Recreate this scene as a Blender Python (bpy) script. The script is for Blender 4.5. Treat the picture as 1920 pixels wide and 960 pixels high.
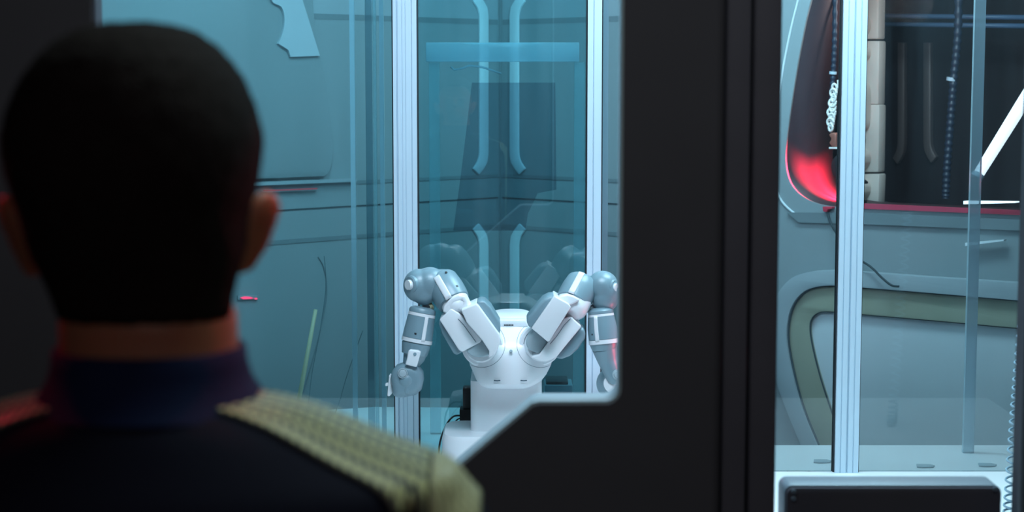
import bpy, bmesh, math, random
from mathutils import Vector, Matrix, noise
from mathutils.bvhtree import BVHTree
random.seed(7)
for o in list(bpy.data.objects): bpy.data.objects.remove(o)
S = bpy.context.scene
COL = S.collection
# ------------------------------------------------------------------ camera
F = 3200.0; PITCH = math.atan(0.1); CZ = 1.70
cd = bpy.data.cameras.new('camera'); cam = bpy.data.objects.new('camera', cd); COL.objects.link(cam)
cam.location = (0, 0, CZ); cam.rotation_euler = (math.pi/2 - PITCH, 0, 0)
cd.sensor_width = 36; cd.lens = 60; cd.clip_start = 0.05
cd.dof.use_dof = True; cd.dof.focus_distance = 4.3; cd.dof.aperture_fstop = 5.8
S.camera = cam
# ------------------------------------------------------------------ light
w = bpy.data.worlds.new('world'); S.world = w; w.use_nodes = True
w.node_tree.nodes['Background'].inputs[0].default_value = (0.10, 0.16, 0.2, 1)
w.node_tree.nodes['Background'].inputs[1].default_value = 0.02
S.view_settings.view_transform = 'Standard'; S.view_settings.look = 'None'
S.view_settings.gamma = 1; S.view_settings.use_curve_mapping = False
S.view_settings.exposure = 0.0
def area(name, loc, target, sx, sy, energy, color, spread=math.pi):
    l = bpy.data.lights.new(name, 'AREA'); l.shape = 'RECTANGLE'; l.size = sx; l.size_y = sy
    l.energy = energy; l.color = color; l.spread = spread
    o = bpy.data.objects.new(name, l); COL.objects.link(o); o.location = loc
    d = Vector(target) - Vector(loc)
    o.rotation_euler = d.to_track_quat('-Z', 'Y').to_euler(); return o
area('table_light', (0.0, 2.75, 2.70), (0.0, 4.0, 1.0), 1.2, 0.4, 38, (0.44, 0.82, 1.0))
area('chest_light', (0.0, 3.1, 2.30), (0.0, 4.0, 0.85), 0.4, 0.2, 6.5, (1.0, 0.80, 0.95))
area('bench_light', (0.9, 3.98, 2.70), (0.85, 4.4, 0.7), 0.9, 0.4, 38, (0.55, 0.87, 1.0))
area('back_light', (0.0, 4.9, 2.72), (0.0, 6.0, 1.3), 1.6, 0.4, 9, (0.38, 0.82, 1.0))
area('side_light_left', (-0.55, 4.5, 2.72), (-1.1, 5.2, 1.2), 0.7, 0.4, 13, (0.40, 0.83, 1.0))
area('side_light_right', (0.75, 4.55, 2.72), (1.3, 5.1, 0.9), 0.7, 0.4, 22, (0.50, 0.86, 1.0))
def point(name, loc, e, c, r=0.03):
    l = bpy.data.lights.new(name, 'POINT'); l.energy = e; l.color = c; l.shadow_soft_size = r
    o = bpy.data.objects.new(name, l); COL.objects.link(o); o.location = loc; return o
area('control_room_light', (0.3, -1.2, 2.6), (0.0, 2.0, 1.2), 1.6, 0.8, 4.0, (1.0, 0.84, 0.84))
area('overhead_light', (0.25, 1.45, 2.70), (-0.1, 1.1, 1.4), 0.8, 0.3, 6.0, (0.80, 1.0, 0.97))
def spot(name, loc, target, energy, color, deg):
    l = bpy.data.lights.new(name, 'SPOT'); l.energy = energy; l.color = color; l.spot_size = math.radians(deg); l.spot_blend = 0.6; l.shadow_soft_size = 0.02
    o = bpy.data.objects.new(name, l); COL.objects.link(o); o.location = loc
    o.rotation_euler = (Vector(target)-Vector(loc)).to_track_quat('-Z', 'Y').to_euler(); return o
spot('added_ear_spot_right', (0.30, 1.70, 2.00), (-0.165, 1.13, 1.592), 7, (1.0, 0.02, 0.09), 12)  # added red spots aimed at both ears, no lamp modelled
spot('added_ear_spot_left', (-0.85, 1.70, 2.00), (-0.328, 1.13, 1.600), 5, (1.0, 0.02, 0.09), 12)

# ------------------------------------------------------------------ helpers
def ray(px, py):
    f = Vector((0, math.cos(PITCH), -math.sin(PITCH))); u = Vector((0, math.sin(PITCH), math.cos(PITCH)))
    return f + Vector((1, 0, 0))*((px-960)/F) + u*((480-py)/F)
def at(px, py, Y):
    d = ray(px, py); return Vector((0, 0, CZ)) + d*(Y/d.y)
class Plane:
    """vertical plane: origin, unit axis e along it (to the viewer's right), normal n towards the viewer"""
    def __init__(s, o, e):
        s.o = Vector(o); s.e = Vector(e).normalized(); s.n = s.e.cross(Vector((0, 0, 1))).normalized()
        s.M = Matrix((( s.e.x, 0, s.n.x, s.o.x), (s.e.y, 0, s.n.y, s.o.y), (0, 1, 0, 0), (0, 0, 0, 1)))
    def hit(s, px, py):
        d = ray(px, py); t = (s.o - Vector((0, 0, CZ))).dot(s.n)/d.dot(s.n)
        p = Vector((0, 0, CZ)) + d*t
        return ((p - s.o).dot(s.e), p.z)
    def poly(s, pts): return [s.hit(*p) for p in pts]
def front(Y): return Plane((0, Y, 0), (1, 0, 0))

def mat(name, col, rough=0.5, metal=0.0, var=0.06, scale=8, bump=0.0, spec=0.5, emit=None, es=0, coat=0, bscale=60):
    m = bpy.data.materials.new(name); m.use_nodes = True; nt = m.node_tree; b = nt.nodes['Principled BSDF']
    c = (col[0], col[1], col[2], 1)
    tc = nt.nodes.new('ShaderNodeTexCoord'); n = nt.nodes.new('ShaderNodeTexNoise')
    n.inputs['Scale'].default_value = scale; n.inputs['Detail'].default_value = 4
    nt.links.new(tc.outputs['Object'], n.inputs['Vector'])
    mx = nt.nodes.new('ShaderNodeMix'); mx.data_type = 'RGBA'
    mx.inputs['A'].default_value = tuple(x*(1-var) for x in c[:3])+(1,)
    mx.inputs['B'].default_value = tuple(min(1, x*(1+var)) for x in c[:3])+(1,)
    nt.links.new(n.outputs['Fac'], mx.inputs['Factor']); nt.links.new(mx.outputs['Result'], b.inputs['Base Color'])
    b.inputs['Roughness'].default_value = rough; b.inputs['Metallic'].default_value = metal
    b.inputs['Specular IOR Level'].default_value = spec; b.inputs['Coat Weight'].default_value = coat
    if bump:
        n2 = nt.nodes.new('ShaderNodeTexNoise'); n2.inputs['Scale'].default_value = bscale
        nt.links.new(tc.outputs['Object'], n2.inputs['Vector'])
        bp = nt.nodes.new('ShaderNodeBump'); bp.inputs['Strength'].default_value = bump; bp.inputs['Distance'].default_value = 0.004
        nt.links.new(n2.outputs['Fac'], bp.inputs['Height']); nt.links.new(bp.outputs['Normal'], b.inputs['Normal'])
    if emit:
        b.inputs['Emission Color'].default_value = (*emit, 1); b.inputs['Emission Strength'].default_value = es
    return m
def glass_mat(name, tint, gloss=1.0, veil=0.0, veilcol=(0.7, 0.9, 1), streak=True, ior=1.5):
    m = bpy.data.materials.new(name); m.use_nodes = True; nt = m.node_tree
    nt.nodes.remove(nt.nodes['Principled BSDF']); out = nt.nodes['Material Output']
    tr = nt.nodes.new('ShaderNodeBsdfTransparent'); tr.inputs[0].default_value = (*tint, 1)
    gl = nt.nodes.new('ShaderNodeBsdfGlossy'); gl.inputs['Roughness'].default_value = 0.01; gl.inputs['Color'].default_value = (gloss, gloss, gloss, 1)
    fr = nt.nodes.new('ShaderNodeFresnel'); fr.inputs['IOR'].default_value = ior
    m1 = nt.nodes.new('ShaderNodeMixShader'); nt.links.new(fr.outputs[0], m1.inputs[0])
    nt.links.new(tr.outputs[0], m1.inputs[1]); nt.links.new(gl.outputs[0], m1.inputs[2])
    last = m1
    if veil > 0:
        df = nt.nodes.new('ShaderNodeBsdfDiffuse'); df.inputs[0].default_value = (*veilcol, 1)
        m2 = nt.nodes.new('ShaderNodeMixShader')
        if streak:   # streaky reflections imitated by a pale noise veil on the pane
            tc = nt.nodes.new('ShaderNodeTexCoord'); mp = nt.nodes.new('ShaderNodeMapping'); mp.inputs['Scale'].default_value = (9, 9, 0.7)
            nz = nt.nodes.new('ShaderNodeTexNoise'); nz.inputs['Scale'].default_value = 1.6; nz.inputs['Detail'].default_value = 6
            mr = nt.nodes.new('ShaderNodeMapRange'); mr.inputs['From Min'].default_value = 0.35; mr.inputs['From Max'].default_value = 0.75
            mr.inputs['To Min'].default_value = veil*0.3; mr.inputs['To Max'].default_value = veil*1.7
            nt.links.new(tc.outputs['Object'], mp.inputs[0]); nt.links.new(mp.outputs[0], nz.inputs['Vector'])
            nt.links.new(nz.outputs['Fac'], mr.inputs[0]); nt.links.new(mr.outputs[0], m2.inputs[0])
        else: m2.inputs[0].default_value = veil
        nt.links.new(m1.outputs[0], m2.inputs[1]); nt.links.new(df.outputs[0], m2.inputs[2]); last = m2
    nt.links.new(last.outputs[0], out.inputs[0]); return m

def link(name, me, m, parent=None, smooth=False, bevel=0, seg=2):
    o = bpy.data.objects.new(name, me); COL.objects.link(o)
    if m is not None:
        me.materials.clear(); me.materials.append(m)
    if smooth:
        for p in me.polygons: p.use_smooth = True
    if parent is not None:
        o.parent = parent
        o.matrix_parent_inverse = world_of(parent).inverted()
    if bevel:
        b = o.modifiers.new('bevel', 'BEVEL'); b.width = bevel; b.segments = seg; b.limit_method = 'ANGLE'; b.angle_limit = math.radians(35)
        b.harden_normals = False
        for p in me.polygons: p.use_smooth = True
        es = o.modifiers.new('split', 'EDGE_SPLIT'); es.split_angle = math.radians(40)
    return o
def world_of(o):
    m = Matrix.LocRotScale(o.location, o.rotation_euler, o.scale)
    if o.parent: return world_of(o.parent) @ o.matrix_parent_inverse @ m
    return m
def tag(o, label=None, cat=None, group=None, kind=None):
    if label: o['label'] = label
    if cat: o['category'] = cat
    if group: o['group'] = group
    if kind: o['kind'] = kind
    return o
def empty(name, loc, label, cat, group=None):
    o = bpy.data.objects.new(name, None); COL.objects.link(o); o.location = loc; o.empty_display_size = 0.05
    return tag(o, label, cat, group)
def bm_me(bm, name='m'):
    bmesh.ops.recalc_face_normals(bm, faces=bm.faces)
    me = bpy.data.meshes.new(name); bm.to_mesh(me); bm.free(); return me
def add_box(bm, x0, x1, y0, y1, z0, z1):
    vs = [bm.verts.new((x, y, z)) for z in (z0, z1) for y in (y0, y1) for x in (x0, x1)]
    for f in ((0,1,3,2), (4,6,7,5), (0,4,5,1), (2,3,7,6), (0,2,6,4), (1,5,7,3)): bm.faces.new([vs[i] for i in f])
def box(name, b, m, parent=None, bevel=0.0):
    bm = bmesh.new(); add_box(bm, *b); return link(name, bm_me(bm), m, parent, bevel=bevel)
def prism(name, pl, pts, d0, d1, m, parent=None, bevel=0, seg=2):
    """polygon (plane coordinates) extruded from offset d0 to d1 along the plane's normal"""
    bm = bmesh.new()
    a = [bm.verts.new(pl.M @ Vector((x, z, d0))) for x, z in pts]; b = [bm.verts.new(pl.M @ Vector((x, z, d1))) for x, z in pts]
    bm.faces.new(a); bm.faces.new(b[::-1]); n = len(pts)
    for i in range(n): bm.faces.new((a[i], a[(i+1) % n], b[(i+1) % n], b[i]))
    return link(name, bm_me(bm), m, parent, bevel=bevel, seg=seg)
def plate(name, pl, outer, holes, d0, d1, m, parent=None, bevel=0.0, smooth=False):
    """flat plate with holes, filled by a 2D curve and turned into a mesh"""
    cu = bpy.data.curves.new('c', 'CURVE'); cu.dimensions = '2D'; cu.fill_mode = 'BOTH'; cu.extrude = (d1-d0)/2
    for pts in [outer]+holes:
        sp = cu.splines.new('POLY'); sp.points.add(len(pts)-1); sp.use_cyclic_u = True
        for q, (x, z) in zip(sp.points, pts): q.co = (x, z, 0, 1)
    t = bpy.data.objects.new('t', cu); COL.objects.link(t)
    dg = bpy.context.evaluated_depsgraph_get(); me = bpy.data.meshes.new_from_object(t.evaluated_get(dg))
    bpy.data.objects.remove(t); bpy.data.curves.remove(cu)
    me.transform(pl.M @ Matrix.Translation((0, 0, (d0+d1)/2)))
    bm = bmesh.new(); bm.from_mesh(me); bmesh.ops.remove_doubles(bm, verts=bm.verts, dist=1e-5)
    me2 = bm_me(bm); return link(name, me2, m, parent, bevel=bevel)
def smoothpoly(pts, closed=False, n=6):
    """Catmull-Rom through pts"""
    out = []; N = len(pts); rng = range(N if closed else N-1)
    V = [Vector(p) for p in pts]
    for i in rng:
        p0 = V[(i-1) % N] if (closed or i > 0) else V[0]; p1 = V[i]; p2 = V[(i+1) % N]
        p3 = V[(i+2) % N] if (closed or i+2 < N) else V[-1]
        for k in range(n):
            t = k/n
            out.append(0.5*((2*p1)+(-p0+p2)*t+(2*p0-5*p1+4*p2-p3)*t*t+(-p0+3*p1-3*p2+p3)*t**3))
    if not closed: out.append(V[-1])
    return [tuple(v) for v in out]
def frame_for(d):
    d = d.normalized(); a = Vector((0, 0, 1)) if abs(d.z) < 0.95 else Vector((0, 1, 0))
    x = d.cross(a).normalized(); return x, x.cross(d).normalized()
def add_tube(bm, pts, rads, seg=24, cap=True, flat=1.0):
    rings = []
    pts = [Vector(p) for p in pts]
    x = None
    for i, p in enumerate(pts):
        d = (pts[min(i+1, len(pts)-1)] - pts[max(i-1, 0)]).normalized()
        if x is None: x, y = frame_for(d)
        else:
            x = (x - d*x.dot(d)).normalized(); y = x.cross(d).normalized()
        r = rads[i] if hasattr(rads, '__len__') else rads
        rings.append([bm.verts.new(p + (x*math.cos(2*math.pi*k/seg) + y*flat*math.sin(2*math.pi*k/seg))*r) for k in range(seg)])
    for a, b in zip(rings, rings[1:]):
        for k in range(seg): bm.faces.new((a[k], a[(k+1) % seg], b[(k+1) % seg], b[k]))
    if cap: bm.faces.new(rings[0][::-1]); bm.faces.new(rings[-1])
def tube(name, pts, rads, m, parent=None, seg=24, bevel=0, smooth=True, flat=1.0):
    bm = bmesh.new(); add_tube(bm, pts, rads, seg, True, flat); return link(name, bm_me(bm), m, parent, smooth=smooth, bevel=bevel)
def cyl(name, a, b, prof, m, parent=None, seg=40, smooth_angle=40):
    """turned body: prof = [(t along a-b in metres, radius)]"""
    a = Vector(a); b = Vector(b); d = (b-a).normalized(); x, y = frame_for(d)
    bm = bmesh.new(); rings = []
    for t, r in prof:
        rings.append([bm.verts.new(a + d*t + (x*math.cos(2*math.pi*k/seg)+y*math.sin(2*math.pi*k/seg))*max(r, 1e-4)) for k in range(seg)])
    for p, q in zip(rings, rings[1:]):
        for k in range(seg): bm.faces.new((p[k], p[(k+1) % seg], q[(k+1) % seg], q[k]))
    bm.faces.new(rings[0][::-1]); bm.faces.new(rings[-1])
    o = link(name, bm_me(bm), m, parent, smooth=True)
    es = o.modifiers.new('split', 'EDGE_SPLIT'); es.split_angle = math.radians(smooth_angle); return o
def add_ellipsoid(bm, c, r, R=None, u=32, v=20):
    M = Matrix.Translation(c) @ (R.to_4x4() if R else Matrix.Identity(4)) @ Matrix.Diagonal((*r, 1))
    bmesh.ops.create_uvsphere(bm, u_segments=u, v_segments=v, radius=1, matrix=M)

# ------------------------------------------------------------------ materials
m_dark = mat('matte_black_panel', (0.10, 0.088, 0.105), 0.8, var=0.08, spec=0.2)
m_dark2 = mat('satin_black_post', (0.12, 0.105, 0.135), 0.6, var=0.15, spec=0.3)
m_dark3 = mat('black_window_lining', (0.02, 0.02, 0.028), 0.7)
m_reveal = mat('pale_grey_reveal', (0.34, 0.38, 0.42), 0.6, var=0.04)
m_wall = mat('grey_teal_wall_paint', (0.27, 0.32, 0.34), 0.6, var=0.05, scale=2)
m_wall_dk = mat('dark_teal_band', (0.18, 0.225, 0.245), 0.6)
m_seam = mat('dark_seam', (0.03, 0.05, 0.06), 0.7)
m_soffit = mat('soffit_paint', (0.34, 0.39, 0.42), 0.6)
m_jamb = mat('dark_jamb_paint', (0.05, 0.025, 0.032), 0.5)
m_bar = mat('pale_satin_strip', (0.80, 0.84, 0.88), 0.4)
m_olive = mat('olive_grey_frame', (0.33, 0.34, 0.26), 0.6)
m_hatch = mat('pale_hatch_panel', (0.66, 0.72, 0.76), 0.55, var=0.04, scale=2)
m_table = mat('white_table_laminate', (0.86, 0.88, 0.9), 0.35)
m_alu = mat('white_anodised_aluminium', (0.56, 0.69, 0.79), 0.4, metal=0.0, var=0.02)
m_gasket = mat('black_rubber_gasket', (0.01, 0.015, 0.02), 0.7)
m_white = mat('white_robot_shell', (0.80, 0.81, 0.84), 0.35, var=0.015, coat=0.2)
m_grey = mat('grey_robot_shell', (0.20, 0.30, 0.35), 0.36, var=0.04, spec=0.6)
m_grey2 = mat('pale_grey_robot_pad', (0.34, 0.42, 0.46), 0.5, var=0.03)
m_black = mat('black_plastic', (0.012, 0.014, 0.016), 0.45)
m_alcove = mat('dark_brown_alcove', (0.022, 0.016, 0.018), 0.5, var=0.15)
m_beige = mat('beige_moulded_bracket', (0.62, 0.54, 0.48), 0.5, var=0.08)
m_strip_dk = mat('brown_metal_strip', (0.20, 0.15, 0.14), 0.4, metal=0.3)
m_hose_refl = mat('blue_hose_reflection', (0.022, 0.034, 0.06), 0.45)
m_floor = mat('dark_rubber_floor', (0.05, 0.055, 0.06), 0.6)
m_ceil = mat('dark_ceiling', (0.04, 0.045, 0.05), 0.8)
m_brass = mat('dull_yellow_rod', (0.48, 0.44, 0.28), 0.5)
g_pane = glass_mat('booth_glass', (0.58, 0.84, 0.88), 1.0, 0.03, (0.55, 0.85, 0.95), ior=1.75)
g_pane_clear = glass_mat('clear_booth_glass', (0.80, 0.94, 0.96), 1.0, 0.022, (0.55, 0.85, 0.95))
g_right = glass_mat('clear_right_glass', (0.93, 0.96, 0.97), 1.0, 0.012, (0.6, 0.85, 1))
g_frost_refl = glass_mat('frosted_reflection_strip', (0.85, 0.95, 1), 0.6, 0.5, (0.75, 0.92, 1), False)
g_refl_lt = glass_mat('faint_reflection_strip', (0.85, 0.95, 1), 0.6, 0.26, (0.65, 0.95, 0.95), False)
g_dark_refl = glass_mat('dark_reflection_sheet', (0.72, 0.78, 0.82), 0.4, 0.0)
g_dim = glass_mat('dark_reflection_strip', (0.60, 0.72, 0.76), 0.8, 0.04, (0.5, 0.8, 0.9), False)

# ================================================================== THE SETTING
st = lambda o: tag(o, kind='structure')
st(box('floor', (-4, 5, -2.0, 11, -0.1, 0), m_floor))
st(box('ceiling', (-4, 5, -2.0, 11, 2.80, 2.90), m_ceil))
# back walls: a corner behind the robot at picture x 938, walls running out to the left and right
DC = 6.2; XC = at(938, 300, DC).x
PR = Plane((XC, DC, 0), (0.762, -0.648, 0)); PL = Plane((XC, DC, 0), (0.743, 0.669, 0))
zc = lambda py: at(938, py, DC).z

def rect(x0, x1, z0, z1): return [(x0, z0), (x1, z0), (x1, z1), (x0, z1)]
# right wall with a big rounded opening
op_px = [(1562, -130), (1520, 0), (1500, 90), (1485, 180), (1475, 255), (1472, 300), (1478, 335), (1492, 358), (1515, 375), (1545, 385), (1590, 389), (1700, 394), (1915, 404), (2050, 410)]
op = smoothpoly([PR.hit(*p) for p in op_px], n=5)
xr = op[-1][0]; op = op + [(xr, 2.62), (op[0][0]+0.03, 2.62)]
st(plate('wall_right', PR, rect(0, 4.3, 0.0, 2.8), [op], -0.012, 0, m_wall))
def scaled(poly, s):
    cx = sum(p[0] for p in poly)/len(poly); cz = sum(p[1] for p in poly)/len(poly)
    return [(cx+(x-cx)*s, cz+(z-cz)*s) for x, z in poly]
st(plate('trim_1', PR, rect(op[0][0]-0.35, xr+0.1, 1.10, 2.75), [op], -0.30, -0.013, m_jamb))
st(prism('trim_sill', PR, PR.poly([(1617, 381), (1915, 394), (1990, 398), (1990, 407), (1915, 403), (1617, 391)]), 0.0005, 0.008, mat('red_sill_strip', (0.55, 0.05, 0.10), 0.5)))  # red strip along the near edge of the sill
x0a = PR.hit(1472, 300)[0]-0.5
# alcove behind the opening
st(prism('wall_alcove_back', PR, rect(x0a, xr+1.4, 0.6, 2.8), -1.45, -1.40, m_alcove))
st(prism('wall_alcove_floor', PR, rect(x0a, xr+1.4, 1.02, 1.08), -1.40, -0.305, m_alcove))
# left wall
st(plate('wall_left', PL, rect(-4.3, 0, 0.0, 2.8), [], -0.06, 0, m_wall))
# dark partition between the control room and the lab, two openings
PW = front(2.30); TH = 0.072
def wp(pts): return [PW.hit(*p) for p in pts]
x_l = PW.hit(174, 300)[0]; x_r = PW.hit(1170, 300)[0]; zb = PW.hit(1100, 760)[1]
corner = []
rr = 0.024
for k in range(9):
    a = -math.pi/2 + k/8*math.pi/2
    corner.append((x_r-rr+rr*math.cos(a), zb+rr+rr*math.sin(a)))
sillp = PW.hit(1003, 761); lowp = PW.hit(858, 884); low2 = PW.hit(560, 1140)
win1 = [(x_l, low2[1])] + [low2, lowp, (sillp[0]-0.003, sillp[1]-0.002), (sillp[0]+0.006, zb)] + corner + [(x_r, 2.3), (x_l, 2.3)]
x2l = PW.hit(1454, 480)[0]; x2r = PW.hit(1946, 480)[0]
win2 = rect(x2l, x2r, 0.86, 2.3)
st(plate('wall_front', PW, rect(-4, 5, 0, 2.8), [win1, win2], -TH, 0, m_dark))
def inset(poly, t):   # simple inward offset of a counter-clockwise polygon
    out = []; n = len(poly)
    for i in range(n):
        p0 = Vector(poly[i-1]); p = Vector(poly[i]); p1 = Vector(poly[(i+1) % n])
        a = (p-p0).normalized(); b = (p1-p).normalized()
        na = Vector((-a.y, a.x)); nb = Vector((-b.y, b.x)); m_ = (na+nb)
        if m_.length < 1e-6: m_ = na
        m_.normalize(); out.append(tuple(p + m_*t/max(0.4, m_.dot(na))))
    return out
w1i = inset(win1, 0.0035)
st(plate('trim_2', PW, win1[1:-1] + w1i[1:-1][::-1], [], -TH-0.003, -0.004, m_reveal))
st(plate('trim_3', PW, win2, [inset(win2, 0.0035)], -TH-0.003, -0.004, m_dark3))
# stepped dark post on the partition
xs = [PW.hit(x, 480)[0] for x in (1352, 1366, 1396, 1440)]
st(box('trim_4', (xs[0], xs[2], 2.262, 2.2995, 0, 2.8), m_dark2, bevel=0.004))
st(box('trim_5', (xs[2]+0.002, xs[3]+0.006, 2.245, 2.2995, 0, 2.8), m_dark2, bevel=0.004))
# control room shell
st(box('wall_back', (-4, 5, -2.1, -2.0, 0, 2.8), m_dark))
st(box('wall_side_left', (-4.1, -4, -2.1, 11, 0, 2.8), m_dark))
st(box('wall_side_right', (5, 5.1, -2.1, 11, 0, 2.8), m_dark))

# wall bands and seams, on both walls
def band(name, P, s0, s1, z0, z1, t, m):
    return st(prism(name, P, rect(s0, s1, z0, z1), 0.0005, t, m))
for P, s0, s1, nm in ((PL, -3.6, -0.012, 'left'), (PR, 0.012, 1.05, 'right')):
    band('trim_seam_'+nm, P, s0, s1, zc(371.5), zc(369), 0.002, m_seam)
    band('trim_band_'+nm, P, s0, s1, zc(427), zc(420), 0.003, m_wall_dk)
    band('trim_upper_band_'+nm, P, s0, s1, zc(332), zc(326), 0.003, m_wall_dk)
    band('trim_soffit_'+nm, P, s0, s1, zc(37), 2.79, 0.0009, m_soffit)
    band('trim_soffit_edge_'+nm, P, s0, s1, zc(47), zc(37.2), 0.0009, m_wall_dk)
st(prism('trim_corner', front(DC-0.01), rect(XC-0.002, XC+0.002, 0, 2.8), -0.004, 0.0, m_wall_dk))
# pale strips with bent ends, either side of the corner
def bent_strip(P, xi, xo, ytop, ybot, bt, bb, name='trim_strip'):
    # xi inner edge (nearest the corner), xo outer edge; ends bend outwards
    s = 1 if xo > xi else -1; w_ = abs(xo-xi)
    inner = [(xi+s*w_*1.05, ybot+26), (xi+s*w_*0.55, ybot+15), (xi+s*w_*0.12, ybot+2), (xi, ybot-14)] if bb else [(xi, ybot)]
    inner += ([(xi, ytop+14), (xi+s*w_*0.12, ytop-2), (xi+s*w_*0.55, ytop-15), (xi+s*w_*1.05, ytop-26)] if bt else [(xi, ytop)])
    outer = ([(xi+s*w_*1.75, ytop-14), (xi+s*w_*1.25, ytop-2), (xi+s*w_*1.03, ytop+10), (xo, ytop+24)] if bt else [(xo, ytop)])
    outer += ([(xo, ybot-24), (xi+s*w_*1.03, ybot-10), (xi+s*w_*1.25, ybot+2), (xi+s*w_*1.75, ybot+14)] if bb else [(xo, ybot)])
    return P.poly(inner+outer)
for P, xi, xo in ((PL, 913, 896), (PR, 958.5, 975.5)):
    for (yt, yb, bt, bb) in ((16, 302, True, True), (444, 980, True, False)):
        st(prism('trim_strip', P, bent_strip(P, xi, xo, yt, yb, bt, bb), 0.001, 0.012, m_bar, bevel=0.005))

# right wall relief: frame rings of the lower hatch
o1 = [(1560, 960), (1527, 860), (1490, 770), (1466, 700), (1456, 640), (1456, 595), (1468, 555), (1494, 522), (1525, 509), (1560, 505.5), (1620, 508), (1760, 518), (1915, 528), (2100, 541)]
o2 = [(1590, 960), (1557, 860), (1520, 770), (1500, 700), (1489, 640), (1490, 600), (1500, 568), (1520, 545), (1546, 535), (1580, 533), (1620, 536), (1760, 547), (1915, 560), (2100, 575)]
o3 = [(1640, 960), (1600, 860), (1568, 775), (1545, 705), (1530, 645), (1526, 612), (1530, 595), (1541, 585), (1556, 582), (1585, 584), (1620, 587), (1760, 599), (1915, 613), (2100, 629)]
R1, R2, R3 = [smoothpoly([PR.hit(*p) for p in q], n=5) for q in (o1, o2, o3)]
def close_(r): return r + [(r[-1][0], r[0][1])]
st(plate('trim_6', PR, close_(R1), [close_(R2)], 0.001, 0.045, m_soffit, bevel=0.010))
st(plate('trim_7', PR, close_(R2), [close_(R3)], 0.001, 0.028, m_olive, bevel=0.004))
st(plate('trim_8', PR, inset(close_(R3), 0.004)[::1], [], 0.001, 0.012, m_hatch))
# dark rim lines between the rings
def line_on(P, pts, name, r, m, off):
    V = [P.M @ Vector((x, z, off)) for x, z in pts]
    return st(tube(name, V, r, m, seg=8))
line_on(PR, R2, 'trim_9', 0.0045, m_seam, 0.034)
line_on(PR, R3, 'trim_10', 0.0035, m_seam, 0.024)
st(prism('trim_11', PR, [PR.hit(1478, 398), PR.hit(1620, 399), PR.hit(1915, 412), PR.hit(2050, 418), PR.hit(2050, 440), PR.hit(1915, 432), PR.hit(1620, 420), PR.hit(1500, 417)], 0.001, 0.010, m_wall_dk))
# lighter curved lip left of the opening
lip = smoothpoly([PR.hit(*p) for p in [(1530, -120), (1497, 0), (1478, 80), (1462, 170), (1452, 260), (1450, 320), (1462, 370), (1490, 400), (1520, 413)]], n=5)
line_on(PR, lip, 'trim_12', 0.004, m_hatch, 0.002)

# left wall relief
l1 = smoothpoly([PL.hit(*p) for p in [(575, -130), (583, 40), (598, 130), (610, 210), (617, 280), (612, 318), (600, 330)]], n=5)
lo = l1 + [PL.hit(400, 338), PL.hit(120, 350), PL.hit(120, -130)]
st(plate('trim_13', PL, lo, [], 0.001, 0.02, m_wall, bevel=0.005))
st(prism('trim_14', PL, [PL.hit(120, 354), PL.hit(662, 334), PL.hit(662, 340), PL.hit(120, 362)][::1], 0.001, 0.022, m_soffit))
l2 = smoothpoly([PL.hit(*p) for p in [(596, 482), (606, 500), (612, 535), (608, 580), (590, 660), (562, 750), (520, 860)]], n=5)
line_on(PL, l2, 'trim_16', 0.0022, m_wall_dk, 0.002)

# ================================================================== TABLE
t = empty('robot_table', (0, 4.0, 0), 'long white laminate table under the robot and the glass screen', 'table')
TZ = 0.72
bm = bmesh.new()
pts = [(-1.3, 3.25), (1.5, 3.25), (1.5, 4.60), (0.42, 4.60), (0.42, 5.12), (-0.42, 5.16), (-0.80, 5.02), (-1.3, 4.68)]
a = [bm.verts.new((x, y, TZ-0.04)) for x, y in pts]; b = [bm.verts.new((x, y, TZ)) for x, y in pts]
bm.faces.new(a[::-1]); bm.faces.new(b)
for i in range(8): bm.faces.new((a[i], a[(i+1) % 8], b[(i+1) % 8], b[i]))
link('table_top', bm_me(bm), m_table, t, bevel=0.004)
for x, y in ((-1.22, 3.35), (1.42, 3.35), (1.42, 4.5), (-1.22, 4.6)):
    box('leg', (x-0.03, x+0.03, y-0.03, y+0.03, 0, TZ-0.04), m_alu, t, bevel=0.004)
# flat plates lying on the table, right window
for (px, py, lab) in ((1541, 866, 'small flat grey plate on the white table just left of the right aluminium post'),
                      (1734, 875, 'small flat grey plate on the white table, midway behind the dark monitor'),
                      (1850, 873, 'small flat grey plate on the white table nearest the coiled cord')):
    d = ray(px, py); p = Vector((0, 0, CZ)) + d*((TZ-CZ)/d.z)
    bm = bmesh.new()
    q = [(-0.024, -0.014), (-0.010, -0.020), (0.018, -0.016), (0.026, 0.0), (0.016, 0.014), (-0.018, 0.016)]
    aa = [bm.verts.new((p.x+x, p.y+y, TZ+0.0005)) for x, y in q]; bb = [bm.verts.new((p.x+x, p.y+y, TZ+0.004)) for x, y in q]
    bm.faces.new(aa[::-1]); bm.faces.new(bb)
    for i in range(6): bm.faces.new((aa[i], aa[(i+1) % 6], bb[(i+1) % 6], bb[i]))
    tag(link('mounting_plate', bm_me(bm), m_grey2, bevel=0.001), lab, 'plate', 'plates on the table')

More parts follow.
